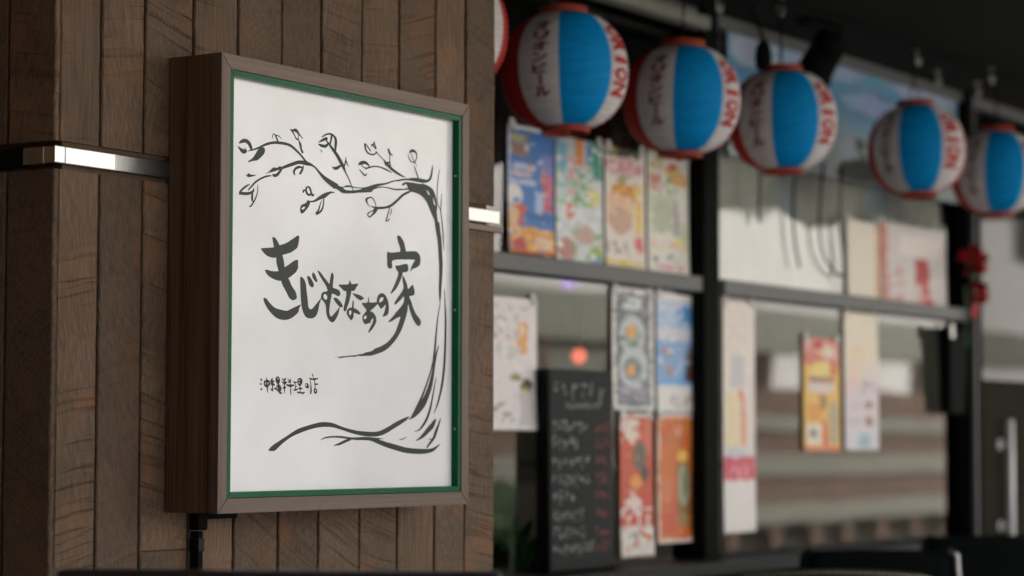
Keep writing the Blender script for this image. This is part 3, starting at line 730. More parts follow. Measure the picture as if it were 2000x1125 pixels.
a = Art(*R4); a.stroke((200, 755, 10), (150, 785, 22), (100, 830, 22), (80, 860, 24)).stroke((70, 865, 30), (140, 870, 34), (200, 865, 30), (245, 835, 22), (245, 800, 5)).stroke((235, 850, 18), (230, 920, 24), (235, 970, 14)).stroke((300, 760, 7), (295, 850, 10), (275, 920, 14), (245, 980, 16), (215, 1022, 16), (190, 1028, 7)); a.build('leaf')
a = Art(*R4); a.stroke((855, 525, 10), (840, 580, 24), (810, 635, 22)).stroke((840, 550, 14), (800, 545, 30), (760, 565, 26), (740, 605, 22), (752, 645, 12)); a.build('leaf')
a = Art(*R4); a.stroke((915, 783, 18), (893, 800, 20), (890, 840, 22), (910, 878, 24), (945, 885, 26)).stroke((905, 785, 16), (930, 795, 20), (948, 840, 20), (958, 880, 24), (985, 890, 34)).stroke((852, 858, 14), (862, 828, 20), (892, 835, 14)); a.build('leaf')
a = Art(*R4); a.stroke((930, 965, 14), (990, 960, 22), (1050, 925, 36), (1110, 895, 50), (1160, 865, 32), (1200, 852, 20), (1242, 854, 7)); a.build('branch')
a = Art(*R4); a.shape([(905, 950), (940, 965), (925, 1020), (890, 1070), (850, 1110), (825, 1105), (815, 1060), (830, 1010), (890, 980)], [[(835, 1050), (860, 1030), (880, 1035), (850, 1065)]], soft=3); a.build('leaf')
a = Art(*R4); a.stroke((1105, 930, 12), (1100, 1000, 14), (1085, 1060, 18), (1050, 1100, 22), (1010, 1120, 26)).stroke((1080, 945, 5), (1055, 1020, 14), (1040, 1070, 18), (1010, 1115, 22)); a.build('leaf')
a = Art(*R5)
a.stroke((175, 180, 12), (220, 148, 18), (270, 138, 20), (310, 155, 20), (340, 195, 26), (345, 250, 28), (340, 310, 24), (345, 355, 8)).stroke((295, 155, 22), (285, 220, 18), (275, 260, 18)).stroke((135, 240, 10), (185, 215, 28), (230, 195, 30), (228, 218, 12)).stroke((125, 258, 5), (165, 280, 30), (215, 290, 34), (250, 260, 20)); a.build('leaf')
a = Art(*R5)
a.stroke((225, 220, 14), (265, 265, 20), (310, 330, 30), (360, 400, 34), (410, 490, 36), (440, 550, 30), (465, 610, 14), (510, 700, 10), (535, 775, 10), (560, 830, 10)).stroke((295, 542, 5), (345, 560, 36), (400, 530, 26), (440, 510, 16)).stroke((440, 555, 14), (460, 490, 14), (467, 415, 4)).stroke((467, 440, 6), (480, 500, 12), (508, 543, 3)).stroke((158, 328, 4), (168, 350, 10), (180, 367, 5)); a.build('branch')
a = Art(*R6)
a.stroke((145, 70, 20), (150, 130, 18), (180, 190, 18), (240, 215, 18), (285, 200, 16), (290, 180, 12)).stroke((145, 70, 12), (185, 120, 14), (222, 175, 11)).stroke((222, 100, 16), (262, 75, 20), (262, 42, 7)).stroke((262, 50, 7), (280, 110, 16), (285, 145, 20)).stroke((235, 90, 13), (280, 130, 14)); a.build('leaf')
a = Art(*R6)
a.stroke((285, 170, 10), (330, 225, 10), (390, 285, 12), (420, 330, 36), (450, 360, 30), (490, 400, 30), (550, 445, 28), (620, 488, 20), (675, 512, 5)).stroke((445, 135, 14), (460, 185, 24), (475, 210, 20), (508, 230, 5)).stroke((468, 220, 8), (466, 300, 10), (475, 370, 18)).stroke((410, 330, 28), (465, 315, 22)); a.build('branch')
a = Art(*R6)
a.stroke((60, 350, 11), (95, 325, 40), (145, 318, 38), (185, 345, 22), (205, 375, 12)).stroke((95, 345, 10), (125, 375, 12), (160, 390, 16), (205, 378, 14)).stroke((150, 408, 5), (205, 382, 16), (270, 367, 16), (350, 380, 16), (420, 410, 18), (498, 450, 5)).stroke((75, 405, 5), (105, 445, 14), (150, 485, 16), (170, 455, 7)); a.build('leaf')
a = Art(*R6)
a.stroke((720, 190, 18), (755, 165, 36), (795, 180, 22), (815, 225, 12), (805, 280, 12), (780, 320, 14)).stroke((700, 205, 5), (715, 260, 10), (745, 305, 12), (790, 320, 10), (822, 365, 3)).stroke((740, 200, 8), (780, 310, 8)).stroke((780, 360, 7), (805, 430, 12), (835, 520, 12)); a.build('leaf')
a = Art(*R6)
a.stroke((730, 690, 26), (640, 735, 28), (560, 810, 28), (480, 875, 30), (400, 900, 28), (320, 905, 30), (275, 900, 28)).stroke((220, 880, 7), (280, 905, 24)); a.build('branch')
a = Art(*R6); a.stroke((290, 890, 8), (275, 830, 10), (240, 775, 14), (200, 772, 18), (165, 795, 26), (175, 840, 14), (212, 895, 5)); a.build('leaf')
a = Art(*R6); a.shape([(315, 915), (290, 965), (250, 1000), (210, 1032), (175, 1000), (190, 960), (240, 935), (280, 905)], [[(190, 985), (220, 960), (255, 950), (220, 1000), (200, 1010)]], soft=3); a.build('leaf')
a = Art(*R6); a.stroke((465, 895, 12), (445, 980, 10), (420, 1075, 10)).stroke((415, 1082, 7), (450, 1062, 12), (470, 1040, 5)).stroke((490, 910, 5), (485, 960, 10), (470, 1005, 4)); a.build('leaf')

# conduit feeding the sign
cd = thing('cable_conduit', 'black electrical conduit with an elbow running down below the sign', 'conduit', (3.03, 2.53, 0))
yc = YW - 0.014
c0 = at(388, 1040, yc); c1 = at(460, 1018, yc)
box('pipe', c0.x - 0.006, c0.x + 0.006, yc - 0.006, yc + 0.011, 0.002, SZ0 - 0.031, M_black, cd, 0.002)
box('elbow', c0.x - 0.008, c0.x + 0.016, yc - 0.008, yc + 0.0125, SZ0 - 0.030, SZ0 - 0.0015, M_black, cd, 0.004)
box('pipe', c0.x + 0.0165, c1.x, yc - 0.006, yc + 0.011, SZ0 - 0.0125, SZ0 - 0.002, M_black, cd, 0.002)
box('coupling', c0.x - 0.0078, c0.x + 0.0078, yc - 0.0078, yc + 0.0125, SZ0 - 0.064, SZ0 - 0.042, M_blackgloss, cd, 0.002)
box('clip', c0.x - 0.022, c0.x + 0.022, yc + 0.0109, YW - 0.0015, 0.62, 0.64, M_black, cd)

# ------------------------------------------------------------------ shop front
ZT0, ZT1 = 1.594, 1.638                      # transom
ZSILL = 0.83
sf = thing('shop_front', 'glazed shop front with black mullions and grey transom behind the lanterns', 'shop front', (7.5, YG, 0))
X_M1a, X_M1b = at(1346, 560, YG).x, at(1405, 560, YG - 0.05).x
X_M2a, X_M2b = at(1869, 560, YG).x, at(1905, 560, YG - 0.05).x
X_END = 11.6
box('mullion', X_M1a, X_M1b, YG - 0.05, YG + 0.06, 0.001, ZC - 0.001, M_black, sf, 0.003)
box('mullion', X_M2a, X_M2b, YG - 0.05, YG + 0.06, 0.001, ZC - 0.001, M_black, sf, 0.003)
box('mullion', X_END, X_END + 0.09, YG - 0.05, YG + 0.06, 0.001, ZC - 0.001, M_black, sf, 0.003)
box('jamb', X_M1b + 0.001, X_M1b + 0.045, YG - 0.028, YG + 0.04, ZSILL + 0.03, ZC - 0.04, M_greyframe, sf, 0.002)
box('transom', 3.96, X_M1a - 0.001, YG - 0.045, YG + 0.04, ZT0, ZT1, M_greyframe, sf, 0.003)
box('transom', X_M1b + 0.046, X_M2a - 0.001, YG - 0.045, YG + 0.04, ZT0, ZT1, M_greyframe, sf, 0.003)
box('header', 3.96, X_END, YG - 0.03, YG + 0.06, ZC - 0.036, ZC - 0.001, M_greyframe, sf, 0.003)
box('blind_rail', 4.2, X_M1a - 0.02, YG - 0.085, YG - 0.032, ZC - 0.075, ZC - 0.037, pmat('pale_blind', (0.20, 0.20, 0.16), 0.6), sf, 0.008)
box('sill', 3.96, X_M2a - 0.001, YG - 0.16, YG + 0.06, ZSILL - 0.035, ZSILL, pmat('dark_sill', (0.022, 0.026, 0.02), 0.5, spec=0.12), sf, 0.004)
box('shading_upper_block', -3.1, 14, 2.6, 9.0, ZC + 0.222, 6.4, M_band_b, sf)  # unseen block added so the building's shade reaches further out
box('stall_riser', 3.96, X_M2a - 0.001, YG - 0.06, YG + 0.06, 0.001, ZSILL - 0.036, M_black, sf)
def pane(x0, x1, z0, z1): return mesh_obj('pane', [(x0, YG, z0), (x1, YG, z0), (x1, YG, z1), (x0, YG, z1)], [(0, 1, 2, 3)], M_glass, sf)
pane(3.96, X_M1a, ZSILL, ZT0); pane(3.96, X_M1a, ZT1, ZC - 0.036)
pane(X_M1b, X_M2a, ZSILL, ZT0); pane(X_M1b, X_M2a, ZT1, ZC - 0.036)
ZD = at(1960, 742, YG).z
pane(X_M2b + 0.131, X_END, ZD, ZC - 0.036).data.materials[0] = M_glass_dim
box('dark_reflection_panel', X_M2b + 0.131, X_END, YG - 0.012, YG + 0.02, 0.02, ZD, M_doordark, sf, 0.002)  # solid panel added for the dark lower reflection of the glass door
box('jamb', X_M2b + 0.001, X_M2b + 0.06, YG - 0.03, YG + 0.04, 0.001, ZC - 0.037, pmat('mid_grey_frame', (0.17, 0.17, 0.165), 0.4), sf, 0.002)
V_, F_ = [], []
for i in range(61):
    x = X_M1b + 0.05 + (X_M2a - X_M1b - 0.06) * i / 60
    for z in (ZT1 + 0.002, 2.0, ZC - 0.04): V_.append((x, YG + 0.055 + 0.006 * math.sin(i * 1.9), z))
for i in range(60):
    for j in range(2): F_.append((3 * i + j, 3 * i + 3 + j, 3 * i + 4 + j, 3 * i + 1 + j))
mesh_obj('haze_blind', V_, F_, pmat('pale_haze_sheet', (0.50, 0.485, 0.445), 0.8, 0.0, 0.15, 3), sf, True)  # pale sheet added behind the glass to haze over dark reflections
# door with its bar handle
dr = box('door_stile', X_M2b + 0.061, X_M2b + 0.13, YG - 0.024, YG + 0.03, 0.02, ZC - 0.05, M_black, sf, 0.002)
dy = YG - 0.055
hx = at(1975, 900, dy).x
hz1, hz0 = at(1975, 818, dy).z, at(1975, 1090, dy).z
hd = tube('door_handle', [(hx, dy, hz0), (hx, dy, (hz0 + hz1) / 2), (hx, dy, hz1)], 0.0135, M_brushed, sf, 16)
for py in (866, 1026):
    p = at(1960, py, YG - 0.03)
    tube('standoff', [(hx, YG - 0.001, p.z), (hx, dy, p.z)], 0.010, M_brushed, hd, 12)
    tube('standoff_cap', [(hx, YG - 0.016, p.z), (hx, YG - 0.002, p.z)], 0.021, M_brushed, hd, 16)

# room behind the glass
rm = []
for nm, b_ in (('interior_floor', (3.97, 13, YG + 0.07, 8.9, 0.0, 0.02)), ('interior_wall', (3.97, 13, 8.7, 8.9, 0.021, ZC - 0.001)), ('interior_wall', (3.95, 4.0, YG + 0.07, 8.69, 0.021, ZC - 0.001)), ('interior_wall', (12.8, 13, YG + 0.07, 8.69, 0.021, ZC - 0.001))):
    o = box(nm, *b_, M_intfloor if 'floor' in nm else M_interior)
    tag(o, 'dim inside of the shop behind the glass', kind='structure')
# pendant lamp seen through the upper pane
p = at(1424, 321, 4.7)
lp = thing('pendant_lamp', 'small glowing amber lamp inside the shop beside the black mullion', 'lamp', (p.x, p.y, p.z))
box('shade', p.x - 0.034, p.x + 0.034, p.y - 0.03, p.y + 0.03, p.z - 0.014, p.z + 0.014, emat('amber_glow', (1.0, 0.52, 0.16), 1.6), lp, 0.012)
tube('flex', [(p.x, p.y, p.z + 0.02), (p.x, p.y, ZC)], 0.004, M_black, lp)
p = at(1131, 695, 4.2)
ob = thing('round_lamp', 'coral red round paper lamp glowing inside behind the chalkboard', 'lamp', (p.x, p.y, p.z - 0.06))
lathe('shade', [(0.008, -0.025), (0.018, -0.02), (0.025, -0.008), (0.026, 0.004), (0.02, 0.018), (0.008, 0.025)], p, emat('coral_glow', (0.85, 0.13, 0.08), 0.45), ob, 24)
tube('flex', [(p.x, p.y, p.z + 0.03), (p.x - 0.03, p.y, p.z + 0.25), (p.x - 0.05, p.y, ZC)], 0.004, M_black, ob)
p = at(1112, 552, 5.0)
ul = thing('purple_light', 'small purple light glowing inside under the transom', 'lamp', (p.x, p.y, p.z))
lathe('bulb', [(0.0, -0.03), (0.03, -0.02), (0.042, 0.0), (0.03, 0.02), (0.012, 0.035)], p, emat('purple_glow', (0.25, 0.08, 0.7), 0.22), ul, 20)
tube('flex', [(p.x, p.y, p.z + 0.03), (p.x, p.y, ZC)], 0.003, M_black, ul)
# counter and stools inside
ct = thing('counter', 'long dark counter inside the shop', 'counter', (8, 6.2, 0))
box('top', 5.2, 11.5, 5.9, 6.5, 1.0, 1.05, M_wood_dark, ct, 0.006)
box('front', 5.3, 11.4, 6.0, 6.4, 0.021, 1.0, M_intfloor, ct)

p = at(985, 985, 3.75)
ip = thing('reflection_plant', 'leafy plant added inside the glass for the green reflection right of the pillar', 'plant', (p.x, p.y, 0))  # added to tint this glass like a green reflection
lathe('pot', [(0.0, 0.03), (0.11, 0.03), (0.15, 0.62), (0.16, 0.62), (0.16, 0.66), (0.13, 0.66), (0.0, 0.6)], (p.x, p.y, 0), M_metal_dark, ip, 24)
rnd_ = random.Random(5); V_, F_ = [], []
for _ in range(260):
    a_ = rnd_.uniform(0, 6.283); e_ = rnd_.uniform(0.2, 1.4); l_ = rnd_.uniform(0.12, 0.42)
    d_ = Vector((math.cos(a_) * math.cos(e_), math.sin(a_) * math.cos(e_), math.sin(e_)))
    b0 = Vector((p.x, p.y, 0.68)); s_ = d_.cross(Vector((0, 0, 1))).normalized() * 0.022
    c1_, c2_ = b0 + d_ * l_ * 0.55, b0 + d_ * l_ + Vector((0, 0, -0.25 * l_))
    k = len(V_); V_ += [b0 + d_ * l_ * 0.25, c1_ + s_, c2_, c1_ - s_]; F_.append((k, k + 1, k + 2, k + 3))
mesh_obj('leaves', V_, F_, pmat('houseplant_leaf', (0.07, 0.22, 0.07), 0.4), ip)['kind'] = 'stuff'
# ------------------------------------------------------------------ printed sheets on the glass
def paint(base, ops, seed, n=60, pal=None):
    rnd = random.Random(seed)
    ops = list(ops)
    if pal:
        for _ in range(n):
            ops.append(('r', rnd.random(), rnd.random(), rnd.uniform(0.01, 0.07), rnd.uniform(0.004, 0.022), rnd.choice(pal)))
    def f(u, v):
        c = base
        for o in ops:
            k, cu, cv, a_, b_, col = o
            if k == 'g':
                t = min(1, max(0, (v - cu) / (cv - cu)))
                if a_ <= u <= b_: c = tuple(x + (y - x) * t for x, y in zip(c, col))
            elif k == 'r':
                if abs(u - cu) <= a_ and abs(v - cv) <= b_: c = col
            elif k == 'e':
                if ((u - cu) / a_) ** 2 + ((v - cv) / b_) ** 2 <= 1: c = col
            elif k == 'n':                       # mottled patch
                if abs(u - cu) <= a_ and abs(v - cv) <= b_ and noise.noise((u * 9 + seed, v * 22, seed)) > 0.08: c = col
        return c
    return f

def hash_n(t_): return sum((i_ + 1) * ord(c_) for i_, c_ in enumerate(t_))
def sheet(name, label, px, fn, curl=0.006, nu=36, nv=90, Y=None, group='printed sheets on the shop window', tilt=0.0, cat='poster'):
    """paper sheet; px = left, right, top-left y, bottom-left y at photo scale, placed on the glass"""
    Y = Y or YG - 0.006
    l, r, t, b_ = px
    pa, pb, pc = at(l, t, Y), at(l, b_, Y), at(r, t, Y)
    x0, x1, z1, z0 = pa.x, pc.x, pa.z, pb.z
    V, F, C_ = [], [], []
    ph = random.uniform(0, 6)
    j_seed = 0 if 'paper' in name else 1 + (hash_n(label) % 97)
    for j in range(nv + 1):
        v = j / nv
        for i in range(nu + 1):
            u = i / nu
            bow = curl * (0.25 + 0.75 * v ** 3) * (1 - math.cos(u * math.pi * 2 + ph)) * 0.5 + curl * 0.5 * v ** 4 * (abs(u - 0.5) * 2) ** 2
            V.append((x0 + (x1 - x0) * u + tilt * (v - 0.5), Y - 0.001 - bow, z1 + (z0 - z1) * v))
            if j_seed:
                n1 = noise.noise((u * 13, v * 30, j_seed)); n2 = noise.noise((u * 31 + 7, v * 70, j_seed)); n3 = noise.noise((u * 9, v * 21, j_seed + 40))
                b0_ = fn(u, v); am = 0.22 + 1.2 * (max(b0_) - min(b0_)) / (max(b0_) + 0.02)
                n1, n2, n3 = n1 * min(1, am), n2 * min(1, am), n3 * min(1, am)
                k3 = (1 + 0.22 * n1 + 0.16 * n2, 1 + 0.16 * n1 + 0.16 * n2 + 0.14 * n3, 1 + 0.10 * n1 + 0.16 * n2 - 0.20 * n3)
            else: k3 = (1, 1, 1)
            du, dv = 0.03 * noise.noise((u * 8, v * 18, 3.3)), 0.012 * noise.noise((u * 8, v * 18, 8.8))
            c = tuple(min(0.86, max(0.0, k_ * f_)) for k_, f_ in zip(fn(u + du, v + dv), k3)) + (1,)
            C_ += list(c)
    k = nu + 1
    for j in range(nv):
        for i in range(nu):
            F.append((j * k + i, (j + 1) * k + i, (j + 1) * k + i + 1, j * k + i + 1))
    o = mesh_obj(name, V, F, M_print, smooth=True)
    at_ = o.data.color_attributes.new('print', 'FLOAT_COLOR', 'POINT')
    at_.data.foreach_set('color', C_)
    m = o.modifiers.new('thickness', 'SOLIDIFY'); m.thickness = 0.0004; m.offset = -1
    for cx_ in (x0 + 0.018, x1 - 0.018):
        z_ = z1 - 0.004
        mesh_obj('tape', [(cx_ - 0.012, Y - 0.0035 - curl, z_ - 0.014), (cx_ + 0.012, Y - 0.0035 - curl, z_ - 0.012), (cx_ + 0.012, Y - 0.0005, z_ + 0.02), (cx_ - 0.012, Y - 0.0005, z_ + 0.018)], [(0, 1, 2, 3)], M_tape, o)
    tag(o, label, cat, group)
    return o

W = srgb(228, 222, 214)
def sc(*c): return srgb(*c)
sheet('poster', 'blue poster with an orange band along its foot, leftmost in the upper row', (990, 1080, 240, 492),
      paint(sc(58, 118, 185), [('r', 0.5, 0.01, 0.5, 0.02, W), ('r', 0.02, 0.5, 0.03, 0.5, sc(190, 195, 210)), ('r', 0.25, 0.15, 0.2, 0.09, sc(120, 122, 125)), ('r', 0.24, 0.19, 0.15, 0.045, sc(150, 110, 95)), ('r', 0.2, 0.1, 0.14, 0.03, sc(165, 160, 130)),
            ('r', 0.35, 0.32, 0.25, 0.025, sc(190, 196, 215)), ('r', 0.3, 0.38, 0.22, 0.02, sc(205, 190, 185)), ('r', 0.33, 0.44, 0.26, 0.02, sc(180, 190, 212)),
            ('r', 0.84, 0.3, 0.13, 0.1, sc(120, 130, 190)), ('r', 0.86, 0.5, 0.13, 0.14, sc(205, 110, 130)), ('n', 0.86, 0.52, 0.13, 0.14, sc(190, 60, 75)), ('r', 0.66, 0.6, 0.08, 0.1, sc(170, 190, 220)),
            ('e', 0.13, 0.55, 0.17, 0.085, sc(225, 222, 215)), ('e', 0.25, 0.69, 0.14, 0.08, sc(205, 90, 60)), ('e', 0.1, 0.72, 0.12, 0.08, sc(220, 180, 140)), ('r', 0.65, 0.7, 0.32, 0.03, sc(40, 95, 160)),
            ('r', 0.5, 0.9, 0.5, 0.11, sc(218, 150, 70)), ('n', 0.5, 0.9, 0.5, 0.1, sc(235, 190, 120)), ('e', 0.2, 0.93, 0.14, 0.06, sc(185, 70, 70)), ('e', 0.75, 0.9, 0.2, 0.05, sc(225, 190, 160)), ('r', 0.5, 0.985, 0.5, 0.02, sc(190, 100, 50))], 1, 26, [sc(200, 205, 220), sc(70, 130, 190), sc(215, 150, 80)]), 0.012)
sheet('poster', 'pale poster with green leaves and a carrot orange streak, second in the upper row', (1083, 1175, 262, 514),
      paint(sc(205, 212, 208), [('r', 0.12, 0.2, 0.1, 0.2, sc(130, 185, 205)), ('r', 0.5, 0.1, 0.1, 0.11, sc(230, 140, 80)), ('r', 0.88, 0.15, 0.1, 0.16, sc(60, 150, 120)), ('r', 0.72, 0.1, 0.06, 0.1, sc(80, 130, 180)), ('r', 0.33, 0.3, 0.07, 0.15, sc(215, 165, 160)),
            ('n', 0.55, 0.38, 0.25, 0.15, sc(95, 150, 70)), ('n', 0.2, 0.4, 0.2, 0.14, sc(170, 205, 180)), ('e', 0.8, 0.45, 0.13, 0.07, sc(225, 215, 130)), ('e', 0.3, 0.58, 0.12, 0.06, sc(220, 120, 110)), ('n', 0.5, 0.65, 0.5, 0.12, sc(225, 228, 225)),
            ('e', 0.6, 0.75, 0.25, 0.08, sc(195, 165, 150)), ('e', 0.22, 0.88, 0.22, 0.09, sc(185, 130, 120)), ('e', 0.85, 0.9, 0.13, 0.07, sc(150, 175, 90)), ('r', 0.5, 0.985, 0.5, 0.02, sc(120, 160, 210)), ('r', 0.88, 0.96, 0.12, 0.03, sc(90, 130, 200))], 2, 60, [sc(235, 235, 230), sc(150, 190, 140), sc(200, 180, 160), sc(120, 170, 120)]), 0.006)
sheet('poster', 'cream poster with an amber drink glass and pink heading, third in the upper row', (1180, 1258, 282, 523),
      paint(sc(226, 216, 204), [('r', 0.45, 0.03, 0.4, 0.045, sc(50, 45, 30)), ('r', 0.2, 0.03, 0.12, 0.02, sc(150, 130, 40)), ('e', 0.45, 0.16, 0.5, 0.075, sc(200, 140, 145)), ('n', 0.4, 0.16, 0.4, 0.05, sc(225, 190, 190)), ('e', 0.4, 0.27, 0.12, 0.05, sc(150, 165, 110)), ('r', 0.5, 0.36, 0.33, 0.06, sc(225, 165, 70)), ('n', 0.5, 0.36, 0.33, 0.08, sc(205, 130, 50)),
            ('r', 0.38, 0.48, 0.31, 0.09, sc(228, 188, 150)), ('e', 0.38, 0.6, 0.28, 0.11, sc(205, 165, 140)), ('r', 0.83, 0.5, 0.1, 0.2, sc(228, 195, 110)), ('e', 0.83, 0.78, 0.12, 0.07, sc(220, 110, 110)),
            ('n', 0.3, 0.82, 0.28, 0.05, sc(160, 150, 140)), ('r', 0.45, 0.945, 0.45, 0.02, sc(215, 190, 90))], 3, 30, [sc(230, 225, 215), sc(225, 200, 160)]), 0.005)
sheet('poster', 'cream poster with pale green jar and yellow corner, beside the mullion in the upper row', (1263, 1343, 292, 534),
      paint(sc(224, 220, 206), [('r', 0.2, 0.07, 0.15, 0.07, sc(190, 180, 120)), ('e', 0.6, 0.13, 0.22, 0.06, sc(215, 185, 90)), ('e', 0.58, 0.1, 0.13, 0.035, sc(200, 50, 60)), ('r', 0.17, 0.25, 0.14, 0.07, sc(205, 130, 110)), ('n', 0.5, 0.27, 0.2, 0.08, sc(120, 160, 90)), ('r', 0.75, 0.2, 0.2, 0.05, sc(215, 165, 90)),
            ('r', 0.4, 0.5, 0.34, 0.16, sc(196, 202, 175)), ('e', 0.4, 0.52, 0.28, 0.14, sc(182, 190, 160)), ('r', 0.7, 0.52, 0.05, 0.14, sc(160, 150, 165)), ('r', 0.85, 0.65, 0.1, 0.1, sc(200, 205, 170)), ('e', 0.75, 0.72, 0.12, 0.04, sc(228, 215, 120)), ('n', 0.5, 0.75, 0.45, 0.04, sc(225, 190, 165)),
            ('n', 0.5, 0.86, 0.4, 0.035, sc(110, 110, 110)), ('n', 0.5, 0.93, 0.4, 0.02, sc(215, 150, 170))], 4, 30, [sc(230, 226, 215), sc(205, 205, 180)]), 0.006)
sheet('menu_sheet', 'white menu sheet with small dish pictures, left of the chalkboard', (945, 1047, 576, 840),
      paint(sc(220, 214, 210), [('n', 0.45, 0.12, 0.4, 0.07, sc(195, 188, 186)), ('r', 0.72, 0.3, 0.1, 0.12, sc(225, 160, 80)), ('r', 0.72, 0.24, 0.05, 0.04, sc(220, 210, 190)), ('n', 0.4, 0.35, 0.3, 0.12, sc(195, 196, 186)), ('n', 0.3, 0.28, 0.3, 0.03, sc(190, 165, 165)), ('e', 0.6, 0.6, 0.1, 0.03, sc(150, 140, 90)), ('e', 0.8, 0.66, 0.12, 0.05, sc(75, 70, 50)), ('e', 0.78, 0.7, 0.06, 0.025, sc(180, 170, 80)), ('r', 0.8, 0.84, 0.14, 0.13, sc(195, 188, 186)),
            ('n', 0.2, 0.85, 0.2, 0.06, sc(150, 140, 120)), ('n', 0.35, 0.9, 0.2, 0.04, sc(170, 160, 140))], 5, 14, [sc(228, 224, 220), sc(205, 198, 195), sc(214, 208, 205)]), 0.006, group='menus and papers on the shop window', cat='menu')
sheet('poster', 'grey photographic poster of two ringed dishes, right above the chalkboard', (1194, 1275, 560, 800),
      paint(sc(118, 124, 126), [('r', 0.03, 0.5, 0.06, 0.5, W), ('r', 0.96, 0.5, 0.05, 0.5, W), ('r', 0.5, 0.01, 0.5, 0.03, W), ('n', 0.5, 0.5, 0.42, 0.48, sc(96, 104, 105)), ('r', 0.48, 0.12, 0.22, 0.05, sc(205, 206, 206)), ('e', 0.5, 0.38, 0.3, 0.16, sc(190, 196, 196)), ('e', 0.48, 0.39, 0.2, 0.1, sc(150, 158, 150)), ('e', 0.46, 0.35, 0.1, 0.06, sc(226, 165, 80)), ('e', 0.55, 0.46, 0.1, 0.03, sc(80, 120, 80)), ('e', 0.52, 0.65, 0.34, 0.17, sc(188, 194, 196)), ('e', 0.5, 0.66, 0.22, 0.1, sc(125, 138, 135)), ('e', 0.46, 0.67, 0.1, 0.05, sc(222, 160, 80)), ('n', 0.5, 0.87, 0.4, 0.06, sc(165, 160, 172)), ('r', 0.5, 0.985, 0.5, 0.02, sc(205, 206, 205))], 6, 40, [sc(140, 146, 146), sc(98, 108, 108), sc(160, 165, 165)]), 0.004)
sheet('poster', 'white poster with blue sky and a dark bottle, beside the mullion in the lower row', (1280, 1361, 570, 805),
      paint(sc(206, 208, 214), [('g', 0.0, 0.3, 0, 1, sc(120, 170, 215)), ('r', 0.5, 0.02, 0.5, 0.03, W), ('e', 0.75, 0.17, 0.25, 0.07, sc(70, 140, 200)), ('n', 0.35, 0.2, 0.3, 0.1, sc(190, 208, 225)), ('r', 0.5, 0.34, 0.5, 0.06, sc(205, 206, 212)), ('n', 0.6, 0.48, 0.35, 0.1, sc(160, 172, 205)), ('r', 0.9, 0.52, 0.1, 0.05, sc(95, 130, 180)), ('n', 0.25, 0.58, 0.15, 0.13, sc(175, 125, 115)), ('r', 0.8, 0.62, 0.09, 0.11, sc(85, 50, 45)), ('r', 0.8, 0.5, 0.04, 0.06, sc(120, 90, 80)), ('r', 0.5, 0.88, 0.48, 0.11, sc(222, 220, 212)), ('n', 0.6, 0.9, 0.3, 0.05, sc(190, 170, 160))], 7, 40, [sc(222, 222, 225), sc(190, 195, 210)]), 0.004)
sheet('poster', 'narrow red poster with white splashes and a price strip below the grey poster', (1210, 1274, 806, 1090),
      paint(sc(198, 78, 48), [('r', 0.5, 0.005, 0.5, 0.02, W), ('n', 0.3, 0.12, 0.3, 0.11, sc(225, 218, 205)), ('e', 0.35, 0.12, 0.2, 0.08, sc(222, 210, 190)), ('r', 0.85, 0.16, 0.1, 0.12, sc(205, 110, 80)), ('e', 0.6, 0.3, 0.2, 0.1, sc(95, 95, 80)), ('e', 0.75, 0.42, 0.12, 0.06, sc(70, 55, 50)), ('e', 0.5, 0.48, 0.18, 0.05, sc(228, 150, 60)), ('n', 0.4, 0.6, 0.25, 0.06, sc(228, 215, 205)), ('e', 0.42, 0.62, 0.17, 0.05, sc(225, 205, 195)), ('n', 0.5, 0.72, 0.5, 0.06, sc(226, 218, 212)), ('r', 0.5, 0.895, 0.5, 0.105, sc(222, 216, 205)), ('n', 0.5, 0.86, 0.3, 0.025, sc(120, 115, 105)), ('n', 0.5, 0.93, 0.35, 0.02, sc(190, 180, 165))], 8, 30, [sc(205, 95, 60), sc(215, 120, 70)]), 0.005)
sheet('poster', 'orange poster with a tall beer glass and red lettering, right of the red poster', (1283, 1364, 806, 1062),
      paint(sc(206, 112, 42), [('r', 0.02, 0.5, 0.04, 0.5, sc(228, 190, 165)), ('r', 0.98, 0.5, 0.04, 0.5, sc(228, 190, 165)), ('r', 0.5, 0.01, 0.5, 0.025, sc(228, 195, 175)), ('r', 0.5, 0.99, 0.5, 0.02, sc(228, 205, 195)), ('n', 0.42, 0.17, 0.34, 0.09, sc(205, 75, 55)), ('n', 0.3, 0.22, 0.2, 0.03, sc(150, 130, 100)), ('n', 0.6, 0.14, 0.2, 0.04, sc(220, 170, 150)), ('e', 0.6, 0.33, 0.14, 0.045, sc(236, 190, 95)), ('r', 0.62, 0.6, 0.16, 0.22, sc(140, 105, 50)), ('e', 0.62, 0.56, 0.14, 0.17, sc(170, 168, 140)), ('e', 0.66, 0.54, 0.06, 0.12, sc(120, 130, 100)), ('e', 0.6, 0.82, 0.14, 0.06, sc(160, 130, 90)), ('r', 0.25, 0.75, 0.17, 0.18, sc(205, 90, 60)), ('e', 0.22, 0.6, 0.15, 0.1, sc(212, 125, 85)), ('r', 0.84, 0.7, 0.07, 0.2, sc(150, 80, 30))], 9, 24, [sc(210, 120, 50), sc(200, 105, 45)]), 0.006)
